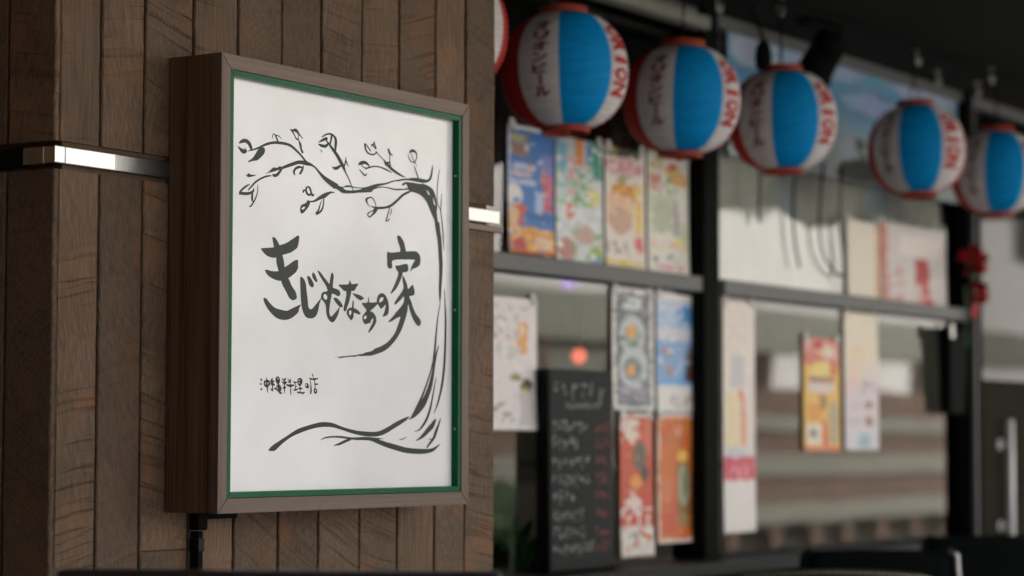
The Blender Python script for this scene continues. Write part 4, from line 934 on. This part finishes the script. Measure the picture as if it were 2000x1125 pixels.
sheet('menu_strip', 'tall cream menu strip with a red label and blank foot against the mullion jamb', (1411, 1473, 584, 1042),
      paint(sc(226, 216, 204), [('n', 0.45, 0.12, 0.35, 0.1, sc(220, 206, 198)), ('r', 0.45, 0.3, 0.22, 0.07, sc(196, 196, 196)), ('e', 0.5, 0.41, 0.14, 0.025, sc(212, 120, 90)), ('r', 0.62, 0.52, 0.08, 0.1, sc(222, 150, 115)), ('r', 0.3, 0.52, 0.2, 0.12, sc(228, 212, 170)), ('r', 0.9, 0.5, 0.06, 0.18, sc(215, 205, 200)), ('r', 0.42, 0.655, 0.35, 0.02, sc(195, 198, 205)), ('r', 0.5, 0.725, 0.5, 0.05, sc(206, 72, 90)), ('n', 0.48, 0.74, 0.36, 0.025, sc(228, 150, 158)), ('r', 0.5, 0.89, 0.5, 0.115, sc(226, 220, 213))], 10), 0.006, nv=90, group='menus and papers on the shop window', cat='menu')
sheet('poster', 'small bright yellow and red poster, alone in the middle of the right hand pane', (1568, 1639, 656, 880),
      paint(sc(226, 180, 82), [('r', 0.5, 0.12, 0.5, 0.13, sc(205, 120, 100)), ('n', 0.5, 0.12, 0.5, 0.12, sc(222, 165, 160)), ('e', 0.4, 0.06, 0.13, 0.05, sc(190, 60, 50)), ('e', 0.7, 0.12, 0.2, 0.05, sc(222, 205, 185)), ('n', 0.3, 0.2, 0.3, 0.05, sc(195, 75, 50)), ('e', 0.5, 0.28, 0.3, 0.08, sc(226, 205, 120)), ('e', 0.82, 0.28, 0.09, 0.06, sc(205, 90, 45)), ('r', 0.5, 0.37, 0.35, 0.025, sc(150, 100, 90)), ('r', 0.5, 0.44, 0.34, 0.045, sc(215, 200, 196)), ('e', 0.5, 0.57, 0.12, 0.07, sc(110, 85, 30)), ('r', 0.3, 0.66, 0.2, 0.08, sc(220, 150, 60)), ('r', 0.82, 0.75, 0.12, 0.18, sc(176, 160, 130)), ('r', 0.58, 0.85, 0.07, 0.12, sc(206, 80, 40)), ('r', 0.27, 0.85, 0.2, 0.09, sc(222, 210, 196)), ('n', 0.27, 0.85, 0.14, 0.04, sc(110, 105, 90)), ('r', 0.5, 0.98, 0.5, 0.02, sc(222, 120, 90))], 11, 20, [sc(228, 190, 90), sc(215, 150, 70)]), 0.003)
sheet('poster', 'pale lilac and cream menu strip with small dishes, right of the yellow poster', (1647, 1713, 606, 878),
      paint(sc(212, 202, 204), [('g', 0.55, 0.3, 0, 1, sc(226, 214, 190)), ('e', 0.4, 0.3, 0.25, 0.06, sc(226, 205, 175)), ('e', 0.35, 0.42, 0.22, 0.05, sc(230, 205, 180)), ('r', 0.25, 0.52, 0.2, 0.05, sc(225, 195, 185)), ('n', 0.7, 0.54, 0.22, 0.05, sc(180, 160, 165)), ('e', 0.72, 0.67, 0.13, 0.035, sc(165, 125, 105)), ('e', 0.72, 0.79, 0.13, 0.035, sc(160, 120, 100)), ('n', 0.3, 0.67, 0.2, 0.03, sc(190, 175, 180)), ('n', 0.3, 0.8, 0.22, 0.03, sc(190, 175, 180)), ('r', 0.5, 0.93, 0.5, 0.07, sc(205, 205, 210)), ('r', 0.58, 0.93, 0.16, 0.045, sc(150, 180, 185))], 12), 0.003, group='menus and papers on the shop window', cat='menu')
# upper right pane: sky banner and sheets below it
sheet('sky_banner', 'wide banner printed with blue sky over dark tree tops, behind the lanterns', (1418, 1866, 34, 300),
      paint(sc(92, 138, 168), [('g', 0.25, 0.0, 0, 1, sc(150, 165, 185)), ('n', 0.3, 0.3, 0.5, 0.25, sc(80, 150, 180)), ('e', 0.12, 0.2, 0.12, 0.12, sc(176, 190, 206)), ('e', 0.35, 0.15, 0.18, 0.08, sc(150, 170, 195)), ('e', 0.6, 0.35, 0.16, 0.08, sc(140, 160, 195)), ('e', 0.85, 0.12, 0.15, 0.1, sc(160, 170, 195)), ('g', 0.45, 0.7, 0, 1, sc(165, 176, 176)),
            ('r', 0.53, 0.75, 0.02, 0.12, sc(80, 90, 80)), ('r', 0.6, 0.72, 0.02, 0.16, sc(70, 82, 72)), ('r', 0.66, 0.8, 0.03, 0.1, sc(60, 70, 62)), ('e', 0.55, 0.95, 0.12, 0.14, sc(52, 58, 52)), ('e', 0.74, 0.9, 0.08, 0.16, sc(52, 56, 55)), ('n', 0.8, 0.9, 0.2, 0.1, sc(60, 70, 66))], 13, 14, [sc(110, 160, 190), sc(150, 172, 195)]), 0.004, 60, 40)
sheet('paper_sheet', 'cream paper sheet with an orange edge on the upper right pane', (1653, 1716, 425, 578),
      paint(sc(224, 216, 196), [('r', 0.93, 0.5, 0.07, 0.5, sc(222, 180, 140))], 15), 0.002, group='menus and papers on the shop window', cat='paper')
sheet('paper_sheet', 'white paper sheet with red brush marks, next to the second mullion', (1718, 1846, 428, 592),
      paint(sc(206, 200, 194), [('r', 0.05, 0.25, 0.05, 0.25, sc(200, 120, 100)), ('r', 0.07, 0.75, 0.05, 0.25, sc(195, 120, 105)), ('n', 0.25, 0.75, 0.1, 0.22, sc(200, 140, 130)), ('r', 0.62, 0.55, 0.1, 0.16, sc(170, 40, 30)), ('r', 0.68, 0.72, 0.05, 0.12, sc(185, 45, 35)), ('e', 0.72, 0.93, 0.09, 0.07, sc(185, 35, 30)), ('n', 0.55, 0.85, 0.1, 0.14, sc(205, 140, 130)), ('r', 0.6, 0.24, 0.3, 0.13, sc(222, 214, 204))], 16), 0.003, group='menus and papers on the shop window', cat='paper')

# ------------------------------------------------------------------ lanterns
ZL, YL = 2.048, 2.97
R_L, H_L, R_R = 0.1535, 0.136, 0.053
M_lw = None
def lantern_mat(name, col):
    m, nt, b = nodes_mat(name)
    N, L = nt.nodes.new, nt.links.new
    tc = N('ShaderNodeTexCoord'); mp = N('ShaderNodeMapping'); mp.inputs['Scale'].default_value = (14, 14, 70); L(tc.outputs['Object'], mp.inputs[0])
    nz = N('ShaderNodeTexNoise'); nz.inputs['Scale'].default_value = 1; nz.inputs['Detail'].default_value = 5; L(mp.outputs[0], nz.inputs['Vector'])
    rp = N('ShaderNodeValToRGB'); rp.color_ramp.elements[0].position = 0.3; rp.color_ramp.elements[1].position = 0.7
    rp.color_ramp.elements[0].color = tuple(c * 0.86 for c in col) + (1,); rp.color_ramp.elements[1].color = tuple(min(1, c * 1.08) for c in col) + (1,)
    L(nz.outputs['Fac'], rp.inputs[0]); L(rp.outputs[0], b.inputs['Base Color'])
    b.inputs['Roughness'].default_value = 0.6
    b.inputs['Specular IOR Level'].default_value = 0.12
    tr = N('ShaderNodeBsdfTranslucent'); L(rp.outputs[0], tr.inputs[0])
    mx = N('ShaderNodeMixShader'); mx.inputs[0].default_value = 0.2
    L(b.outputs[0], mx.inputs[1]); L(tr.outputs[0], mx.inputs[2]); L(mx.outputs[0], nt.nodes['Material Output'].inputs['Surface'])
    return m
ML = [lantern_mat('lantern_white', (0.68, 0.645, 0.61)), lantern_mat('lantern_blue', (0.001, 0.30, 0.68)), lantern_mat('lantern_red', (0.46, 0.03, 0.02))]
M_ltext = lantern_mat('lantern_lettering', (0.50, 0.030, 0.026))
M_kata = lantern_mat('dim_side_lettering', (0.19, 0.040, 0.036))  # darker red puts the lantern's dim left side into the lettering
M_ring = pmat('orange_red_ring', (0.31, 0.05, 0.025), 0.55, spec=0.1)
def prof_r(z):                                   # z from -H to H
    t = min(1.0, abs(z) / H_L)
    return R_R + (R_L - R_R) * (1 - t ** 2.15) ** 0.57
# panel layout around the lantern (degrees, increasing to the right as seen): white -46..-6, blue -6..46, white 46..90, red 90..134, repeated
def panel_of(deg):
    d = (deg + 46) % 180
    return 0 if d < 40 else 1 if d < 92 else 0 if d < 136 else 2
NR, SEG = 22, 4
nlev, nang = NR * SEG, 180
V, F, MI = [], [], []
for i in range(nlev + 1):
    z = -H_L * 0.995 + 2 * H_L * 0.995 * i / nlev
    scal = 0.0026 * abs(math.sin(math.pi * i / SEG))
    r = prof_r(z) - scal
    for j in range(nang):
        a_ = 2 * math.pi * j / nang
        V.append((r * math.cos(a_), r * math.sin(a_), z))
for i in range(nlev):
    for j in range(nang):
        F.append((i * nang + j, i * nang + (j + 1) % nang, (i + 1) * nang + (j + 1) % nang, (i + 1) * nang + j))
        MI.append(panel_of((j + 0.5) * 360 / nang))
# local frame: angle 0 faces local +X; increasing angle is counter-clockwise from above, i.e. to the right for a viewer outside
def text_mesh(ch, height):
    cu = bpy.data.curves.new('t', 'FONT'); cu.body = ch; cu.size = 1.0; cu.offset = 0.045; cu.resolution_u = 3
    o = bpy.data.objects.new('t', cu); COL.objects.link(o)
    dg = bpy.context.evaluated_depsgraph_get()
    me = bpy.data.meshes.new_from_object(o.evaluated_get(dg))
    bpy.data.objects.remove(o); bpy.data.curves.remove(cu)
    bm = bmesh.new(); bm.from_mesh(me); bpy.data.meshes.remove(me)
    bmesh.ops.triangulate(bm, faces=bm.faces)
    bmesh.ops.subdivide_edges(bm, edges=[e for e in bm.edges if e.calc_length() > 0.12], cuts=3)
    bmesh.ops.triangulate(bm, faces=bm.faces)
    xs = [v.co.x for v in bm.verts]; ys = [v.co.y for v in bm.verts]
    cx, cy = (min(xs) + max(xs)) / 2, (min(ys) + max(ys)) / 2
    w, h = (max(xs) - min(xs)) or 1, (max(ys) - min(ys)) or 1
    Vt = [((v.co.x - cx) / w, (v.co.y - cy) / h) for v in bm.verts]
    Ft = [tuple(v.index for v in f.verts) for f in bm.faces]
    bm.free()
    return Vt, Ft, w, h
def wrap(tv, deg0, z0, sx, sz, rot=False):
    out = []
    for (u, v) in tv:
        if rot: u, v = v, -u                       # quarter turn clockwise
        z = z0 + v * sz
        z = max(-H_L * 0.97, min(H_L * 0.97, z))
        r = prof_r(z) + 0.0009
        a_ = math.radians(deg0) + (u * sx) / max(r, 0.03)
        out.append((r * math.cos(a_), r * math.sin(a_), z))
    return out
def lettering(chars, deg0, z_top, step, sx, sz, rot):
    Vs, Fs = [], []
    for k, ch in enumerate(chars):
        vertical_bar = ch == 'ー'
        tv, tf, w, h = text_mesh(ch, 1)
        asp = w / h
        r_ = rot or vertical_bar
        n = len(Vs)
        a_, b_ = sx, sz
        if ch == 'ー': a_, b_ = sx * 0.2, sz
        if ch == 'I': a_, b_ = sx, sz * 0.42
        Vs += wrap(tv, deg0, z_top - step * (k + 0.5), a_, b_, r_)
        Fs += [tuple(n + i for i in f) for f in tf]
    return Vs, Fs
kata = [lettering('オリオンビール', d, 0.104, 0.0265, 0.040, 0.0235, False) for d in (-23, 157)]
roma = [lettering('ORION', d, 0.098, 0.0345, 0.064, 0.0325, True) for d in (62, 242)]

def build_lantern(name, loc, rotz, label, proto=None):
    if proto:
        t = copy_tree(proto)
        t.name = name
        t.location = loc; t.rotation_euler = (0, 0, rotz); t['label'] = label
        return t
    t = thing(name, label, 'lantern', (0, 0, 0), 'paper lanterns hanging in a row')
    mesh_obj('shade', V, F, None, t, True, ML, MI)
    for vs_, fs_ in kata: mesh_obj('katakana_lettering', vs_, fs_, M_kata, t)
    for vs_, fs_ in roma: mesh_obj('roman_lettering', vs_, fs_, M_ltext, t)
    for sgn in (1, -1):
        z = H_L * sgn
        q = 0.019 if sgn > 0 else 0.013
        z0_, z1_ = (z - 0.004, z + q) if sgn > 0 else (z - q, z + 0.004)
        lathe('ring', [(R_R + 0.003, z0_), (R_R + 0.005, z0_ + 0.002), (R_R + 0.005, z1_ - 0.002), (R_R + 0.003, z1_), (R_R - 0.003, z1_), (R_R - 0.003, z0_), (R_R + 0.003, z0_)], (0, 0, 0), M_ring, t, 40)
    tube('bail', [(-R_R, 0, H_L + 0.018), (-R_R * 0.8, 0, H_L + 0.05), (0, 0, H_L + 0.085), (R_R * 0.8, 0, H_L + 0.05), (R_R, 0, H_L + 0.018)], 0.002, M_black, t, 6)
    tube('cord', [(0, 0, H_L + 0.085), (0, 0, ZC - ZL + 0.004)], 0.003, M_black, t, 6)
    tube('tassel_stub', [(R_R * 0.75, 0, -H_L - 0.016), (R_R * 0.8, 0, -H_L - 0.024)], 0.007, M_ring, t, 8)
    t.location = loc; t.rotation_euler = (0, 0, rotz)
    return t
specs = [(856, 62, -16, 'partly hidden paper lantern peeking out behind the pillar edge, first of the row'),
         (1101, 140, 1, 'largest red, white and blue paper lantern, right beside the timber pillar'),
         (1330, 195, -2, 'red, white and blue paper lantern hanging in front of the first black mullion'),
         (1527, 235, -5, 'red, white and blue paper lantern just left of the black spotlight'),
         (1790, 292, -15, 'red, white and blue paper lantern turned to show its lettering, before the second mullion'),
         (1945, 335, -8, 'red, white and blue paper lantern cut by the right edge'),
         (2098, 372, -12, 'paper lantern outside the right edge, seen only as a reflection in the glass')]
proto = None
for i, (px, py, off, lb) in enumerate(specs):
    p = at(px, py, YL)
    face = math.atan2(-p.y, -p.x) + math.radians(off)           # turn of the lantern towards where it was photographed from
    if i == 0: face = math.atan2(-p.y, -p.x) - math.radians(23)
    t = build_lantern('paper_lantern', (p.x, YL, p.z), face, lb, proto)
    if proto is None: proto = t
    t.rotation_euler = (math.radians((0, 1.2, -1.5, 0.6, 2.2, -1.0, 1)[i]), math.radians((0, -1.6, 0.8, 1.9, -1.2, 1.4, 0)[i]), face)
# cable the row hangs from
cy = YL
cbx = [4.05 + 0.25 * i for i in range(30)]
cbl = tube('lantern_cable', [(x, cy, ZC - 0.019 + 0.006 * math.sin(x * 5)) for x in cbx], 0.006, M_black)
tag(cbl, 'black cable along the soffit that carries the lanterns', 'cable')

# ------------------------------------------------------------------ hooks and spotlight under the canopy
hook_lb = ['pale ceiling hook at the top edge above the first black mullion', 'pale ceiling hook at the top edge left of the spotlight', 'pale ceiling hook right of the spotlight, nearest to it', 'pale ceiling hook above the lettered fourth lantern', 'pale ceiling hook above the second mullion', 'pale ceiling hook highest at the far right']
M_hook = pmat('galvanised_hook', (0.42, 0.40, 0.34), 0.4, 0.6)
for (px, py), lb in zip(((1400, 6), (1520, 12), (1790, 110), (1830, 150), (1908, 172), (1934, 146)), hook_lb):
    p = atz(px, py, ZC - 0.025)
    t = thing('ceiling_hook', lb, 'hook', (p.x, p.y, ZC), 'hooks under the canopy')
    pts = [(p.x, p.y, ZC - 0.001), (p.x, p.y, ZC - 0.03)] + [(p.x + 0.014 * (1 - math.cos(a_)), p.y, ZC - 0.03 - 0.018 * math.sin(a_)) for a_ in (0.5, 1.0, 1.57, 2.1, 2.7, 3.2, 3.7)]
    tube('shank', pts, 0.0042, M_hook, t, 6)
    lathe('plate', [(0.0, 0.0), (0.014, 0.0), (0.014, -0.003), (0.0, -0.003)], (p.x, p.y, ZC - 0.0005), M_hook, t, 14)
p = at(1607, 108, 3.08)
sl = thing('spotlight', 'black adjustable spotlight clamped under the canopy above the third lantern', 'spotlight', (p.x, p.y, ZC))
box('track', p.x - 0.13, p.x + 0.10, p.y - 0.018, p.y + 0.018, ZC - 0.022, ZC - 0.0007, M_black, sl, 0.003)
tube('stem', [(p.x, p.y, ZC - 0.02), (p.x, p.y, p.z + 0.05)], 0.009, M_black, sl)
ax = Vector((0.25, 0.62, -0.74)).normalized()
lathe('lamp_can', [(0.0, -0.075), (0.03, -0.075), (0.043, -0.06), (0.045, -0.02), (0.051, -0.015), (0.056, 0.06), (0.060, 0.065), (0.060, 0.072), (0.052, 0.072), (0.046, 0.03), (0.0, 0.02)], p, M_black, sl, 28, axis=ax)
for k in range(4):
    lathe('cooling_fin', [(0.044, -0.052 + k * 0.011), (0.052, -0.052 + k * 0.011), (0.052, -0.049 + k * 0.011), (0.044, -0.049 + k * 0.011)], p, M_black, sl, 28, axis=ax)
tube('yoke', [(p.x - 0.062, p.y, p.z), (p.x - 0.062, p.y, p.z + 0.04), (p.x - 0.03, p.y, p.z + 0.062), (p.x + 0.03, p.y, p.z + 0.062), (p.x + 0.062, p.y, p.z + 0.04), (p.x + 0.062, p.y, p.z)], 0.006, M_black, sl)
p = at(1490, 112, 3.0)
sk = thing('plug_socket', 'black cable plug dangling left of the spotlight', 'plug', (p.x, p.y, p.z))
lathe('body', [(0.0, -0.035), (0.020, -0.032), (0.024, 0.0), (0.020, 0.03), (0.010, 0.05), (0.0, 0.052)], p, M_black, sk, 18)
tube('lead', [(p.x, p.y, p.z + 0.05), (p.x - 0.05, p.y, p.z + 0.11), (p.x - 0.11, p.y, ZC - 0.018)], 0.004, M_black, sk)

lc = thing('reflected_cord', 'thin dark strands standing in for reflected cords on the glass under the third lantern', 'cord', tuple(at(1560, 330, YG - 0.02)))  # dark looping reflections in the glass, built as solid strands
def cordpath(pts): return [at(x_, y_, YG - 0.02) for x_, y_ in catmull(pts, False, 5)]
tube('strand', cordpath([(1482, 318), (1484, 360), (1482, 400), (1484, 434)]), 0.0042, M_black, lc, 6)
tube('strand', cordpath([(1556, 318), (1548, 400), (1552, 470), (1562, 522)]), 0.0036, M_black, lc, 6)
tube('strand', cordpath([(1608, 318), (1600, 420), (1606, 490), (1626, 525), (1646, 538), (1648, 505), (1640, 420), (1644, 318)]), 0.004, M_black, lc, 6)
# ------------------------------------------------------------------ chalkboard on the sill
yb = YG - 0.054
p0, p1 = at(1062, 1104, yb), at(1194, 1104, yb)
cbx0, cbx1 = at(1075, 900, yb).x, at(1199, 900, yb).x
ztop = at(1130, 722, yb).z
cb_ = thing('chalkboard', 'black chalkboard menu with white and red chalk lines standing on the window sill', 'chalkboard', ((cbx0 + cbx1) / 2, yb, ZSILL))
hgt = ztop - ZSILL
lean = Matrix.Translation(((cbx0 + cbx1) / 2, yb, ZSILL)) @ Matrix.Rotation(math.radians(-0.6), 4, 'X')
wd = (cbx1 - cbx0) / 2
box('board', -wd, wd, 0, 0.040, 0.001, hgt, M_blackgloss, cb_, 0.003, lean)
box('writing_face', -wd + 0.006, wd - 0.006, -0.0015, -0.0002, 0.008, hgt - 0.006, M_chalkboard, cb_, 0, lean)
def chalk(name, u, v, w, h, m, seed, lab=None):
    """one line of quick chalk handwriting: short strokes grouped like characters"""
    rnd = random.Random(seed)
    V_, F_ = [], []
    n_ch = max(1, int(w / (h * 0.95)))
    cw = w / n_ch
    for c in range(n_ch):
        for s in range(rnd.randint(3, 5)):
            x = u + cw * c + rnd.uniform(0.0, 0.3) * cw; y = v + rnd.uniform(-0.45, 0.45) * h
            if rnd.random() < 0.5: x2, y2 = x + rnd.uniform(0.3, 0.65) * cw, y + rnd.uniform(-0.12, 0.12) * h
            else: x2, y2 = x + rnd.uniform(-0.15, 0.25) * cw, y - rnd.uniform(0.3, 0.6) * h
            d = Vector((x2 - x, y2 - y)); 
            if d.length < 1e-5: continue
            nrm = Vector((-d.y, d.x)).normalized() * 0.0014
            yy = -0.0020 - 0.00002 * (len(F_) % 20)
            k = len(V_)
            for (a_, b_) in ((x + nrm.x, y + nrm.y), (x - nrm.x, y - nrm.y), (x2 - nrm.x, y2 - nrm.y), (x2 + nrm.x, y2 + nrm.y)):
                V_.append(lean @ Vector((-wd + 2 * wd * 0 + a_, yy, b_)))
            F_.append((k, k + 1, k + 2, k + 3))
    o = mesh_obj(name, V_, F_, m, cb_); o['kind'] = 'stuff'
    return o
WB = 2 * wd
chalk('chalk_heading', 0.06 * WB, hgt * 0.905, 0.86 * WB, 0.042, M_chalk, 1)
chalk('chalk_flourish', 0.25 * WB, hgt * 0.825, 0.55 * WB, 0.014, M_chalk, 22)
for i, fr in enumerate((0.725, 0.64, 0.55, 0.46, 0.375, 0.285, 0.20, 0.12)):
    chalk('chalk_line', 0.05 * WB, hgt * fr, WB * (0.56, 0.42, 0.6, 0.6, 0.36, 0.5, 0.52, 0.66)[i], 0.026, M_chalk, 40 + i)
    chalk('chalk_price', 0.72 * WB, hgt * fr, WB * 0.22, 0.024, M_chalk_red, 60 + i)

# ------------------------------------------------------------------ bits on the second mullion
p = at(1903, 545, YG - 0.075)
fl = thing('red_decoration', 'red flower decoration with streamers hanging on the second mullion', 'decoration', (p.x, p.y, p.z))
M_red = pmat('red_silk', (0.42, 0.012, 0.015), 0.6)
def petals(name, c, r, n, mat, parent, seed, flat=0.5):
    rnd = random.Random(seed); V_, F_ = [], []
    for i in range(n):
        d = Vector((rnd.gauss(0, 1), rnd.gauss(0, 0.7) - 0.4, rnd.gauss(0, 1))).normalized()
        o_ = d.orthogonal().normalized(); q = d.cross(o_)
        b_ = c + d * r * 0.1; m1 = c + d * r * 0.65; e_ = c + d * r * rnd.uniform(0.85, 1.1) + q * r * 0.12
        k = len(V_); w = r * 0.3
        V_ += [b_, m1 + o_ * w, e_ + o_ * w * 0.3, e_ - o_ * w * 0.3, m1 - o_ * w, m1 + q * r * 0.1]
        F_ += [(k, k + 1, k + 5), (k + 1, k + 2, k + 5), (k + 2, k + 3, k + 5), (k + 3, k + 4, k + 5), (k + 4, k, k + 5)]
    o = mesh_obj(name, V_, F_, mat, parent); return o
petals('flower', at(1901, 508, YG - 0.085), 0.062, 34, M_red, fl, 3)
petals('flower', at(1908, 570, YG - 0.08), 0.05, 26, M_red, fl, 4)
petals('leaves', at(1890, 530, YG - 0.07), 0.04, 8, M_leaf, fl, 5)
for dx in (-0.012, 0.014):
    q = at(1904, 575, YG - 0.07)
    V_, F_ = [], []
    for i in range(8):
        z = q.z - 0.012 * i; x = q.x + dx + 0.006 * math.sin(i * 0.9)
        V_ += [(x - 0.009, q.y - 0.004 * math.sin(i), z), (x + 0.009, q.y + 0.004 * math.sin(i), z)]
    for i in range(7): F_.append((2 * i, 2 * i + 1, 2 * i + 3, 2 * i + 2))
    mesh_obj('streamer', V_, F_, M_red, fl)
q = at(1885, 600, YG - 0.056)
tube('stalk', [(q.x, q.y, q.z + 0.08), (q.x + 0.01, q.y, q.z), (q.x + 0.015, q.y, q.z - 0.14)], 0.004, M_leaf, fl, 6)
p = at(1868, 700, YG - 0.10)
bx_ = thing('wall_holder', 'black tapered holder fixed to the second mullion below the flowers', 'holder', (p.x, YG - 0.06, at(1868, 800, YG - 0.1).z))
zt, zb_ = at(1868, 640, YG - 0.1).z, at(1868, 805, YG - 0.1).z
xa, xb = at(1842, 700, YG - 0.03).x, at(1888, 700, YG - 0.05).x
bm = bmesh.new()
V8 = [(xa, YG - 0.058, zt), (xb, YG - 0.058, zt), (xb, YG - 0.009, zt), (xa, YG - 0.009, zt), (xa + 0.02, YG - 0.048, zb_), (xb - 0.01, YG - 0.048, zb_), (xb - 0.01, YG - 0.009, zb_), (xa + 0.02, YG - 0.009, zb_)]
vv = [bm.verts.new(v_) for v_ in V8]
for f in ((4, 5, 6, 7), (0, 1, 5, 4), (1, 2, 6, 5), (2, 3, 7, 6), (3, 0, 4, 7), (0, 3, 2, 1)): bm.faces.new([vv[i] for i in f])
bmesh.ops.bevel(bm, geom=bm.edges[:], offset=0.004, segments=2, affect='EDGES')
bm_obj('body', bm, M_black, bx_)
box('clip', xa - 0.004, xa + 0.02, YG - 0.064, YG - 0.0585, zt - 0.03, zt + 0.02, M_metal, bx_, 0.001)
box('rim', xa - 0.003, xb + 0.003, YG - 0.061, YG - 0.009, zt + 0.0005, zt + 0.008, M_black, bx_, 0.002)

# ------------------------------------------------------------------ chairs on the terrace
M_weave = pmat('dark_wicker', (0.030, 0.026, 0.018), 0.42, 0.0, 0.5, 60)
def frame_axes(px, depth):
    c = CAM + ray(px, 858) * depth
    r_ = RT.copy(); f_ = Vector((FW.x, FW.y, 0)).normalized()
    return Vector((c.x, c.y, 0)), r_, f_
def chair(label, px0, px1, py, H, kind, yaw=0.0):
    depth = (EYE - H) * FPX / (py - 858)
    c, r_, f_ = frame_axes((px0 + px1) / 2, depth)
    w = (px1 - px0) * depth / FPX / 2
    rot = Matrix.Rotation(yaw, 3, 'Z'); r_, f_ = rot @ r_, rot @ f_
    P = lambda a_, b_, z: c + r_ * a_ + f_ * b_ + Vector((0, 0, z))
    t = thing('terrace_chair' if kind != 'bar' else 'high_chair', label, 'chair', (c.x, c.y, 0), 'chairs in front of the shop')
    fm = M_wood_dark if kind == 'bar' else M_black
    sh = 0.45 if kind != 'bar' else 0.66
    dp = 0.42
    for sx in (-1, 1):
        tube('leg', [P(sx * w * 0.92, 0.0, sh), P(sx * w, -0.03, 0.0)], 0.014, fm, t)
        tube('leg', [P(sx * w * 0.92, dp, sh), P(sx * w, dp + 0.03, 0.0)], 0.014, fm, t)
    bm = bmesh.new()
    m_ = Matrix.Translation(c) @ Matrix((r_, f_, Vector((0, 0, 1)))).transposed().to_4x4()
    bm_box(bm, -w, w, -0.02, dp + 0.02, sh - 0.01, sh + 0.03, 0.01, m_)
    bm_obj('seat', bm, fm, t)
    if kind == 'wicker':
        arc = lambda u: (u * w, -0.05 * (1 - u * u), H - 0.012 - 0.014 * u * u)
        top = [P(*arc(-1 + 2 * i / 16)) for i in range(17)]
        tube('top_rail', [P(-w, 0, sh)] + top + [P(w, 0, sh)], 0.011, M_weave, t, 10)
        V_, F_ = [], []
        for i in range(34):                                   # upright canes
            u = -0.97 + 1.94 * i / 33
            a_, b_, z = arc(u)
            g_ = tube_geo([P(a_, b_ + 0.003 * (-1) ** i, sh + 0.02), P(a_, b_ - 0.004 * (-1) ** i, (sh + z) / 2), P(a_, b_ + 0.003 * (-1) ** i, z)], 0.0035, 5)
            n = len(V_); V_ += g_[0]; F_ += [tuple(n + k for k in f) for f in g_[1]]
        for j in range(30):                                   # weaving strands
            z = sh + 0.03 + j * (H - sh - 0.06) / 29
            pts = [P(arc(-0.97 + 1.94 * i / 33)[0], arc(-0.97 + 1.94 * i / 33)[1] + 0.006 * (-1) ** (i + j), z) for i in range(34)]
            g_ = tube_geo(pts, 0.0045, 5)
            n = len(V_); V_ += g_[0]; F_ += [tuple(n + k for k in f) for f in g_[1]]
        o = mesh_obj('woven_back', V_, F_, M_weave, t, True); o['kind'] = 'stuff'
        tube('rail_binding', [P(arc(u)[0], arc(u)[1] - 0.013, arc(u)[2] + 0.003) for u in [-0.96 + 1.92 * i / 60 for i in range(61)]], [0.0012 + 0.0016 * (i % 2) for i in range(61)], pmat('pale_cane', (0.28, 0.25, 0.13), 0.5), t, 6)
    elif kind == 'sling':
        for sx, mm in ((-1, M_black), (1, M_metal_dark)):
            tube('back_post', [P(sx * w * 1.06, 0, sh), P(sx * w * 1.02, -0.02, (sh + H) / 2), P(sx * w * 0.94, -0.05, H - 0.015), P(sx * w * 0.86, -0.055, H - 0.004)], 0.010, mm, t, 10)
        V_, F_ = [], []
        for j in range(13):
            v = j / 12; z = sh + 0.06 + (H - sh - 0.062) * v
            for i in range(9):
                u = -1 + 2 * i / 8
                V_.append(P(u * w * (1.0 - 0.07 * v), -0.052 * v - 0.012 * (1 - u * u), z - 0.006 * v * u * u))
        for j in range(12):
            for i in range(8): F_.append((j * 9 + i, j * 9 + i + 1, (j + 1) * 9 + i + 1, (j + 1) * 9 + i))
        o = mesh_obj('sling_back', V_, F_, M_blackgloss if False else M_black, t, True)
        mo = o.modifiers.new('thickness', 'SOLIDIFY'); mo.thickness = 0.008
    else:
        for sx in (-1, 1):
            tube('back_post', [P(sx * w * 0.92, 0, sh), P(sx * w * 0.95, -0.03, H - 0.03)], 0.013, fm, t, 8)
        bm = bmesh.new(); bm_box(bm, -w, w, -0.055, -0.018, H - 0.05, H, 0.006, m_); bm_obj('top_rail', bm, fm, t)
        for k in range(5):
            u = -0.7 + 0.35 * k
            bm = bmesh.new(); bm_box(bm, u * w - 0.018, u * w + 0.018, -0.03, -0.018, sh + 0.03, H - 0.051, 0.003, m_); bm_obj('back_slat', bm, fm, t)
    return t
chair('dark wicker chair with a curved woven back, front most at the bottom right', 1446, 1818, 1104, 0.88, 'wicker', math.radians(-3))
chair('black sling chair with a metal back post, behind the wicker chair', 1556, 1868, 1068, 0.88, 'sling')
chair('black sling chair at the right edge in front of the door', 1786, 2130, 1040, 0.88, 'sling', math.radians(4))
chair('dark wooden high chair whose top rail runs below the shop sign', 128, 985, 1110, 1.012, 'bar', math.radians(-4))
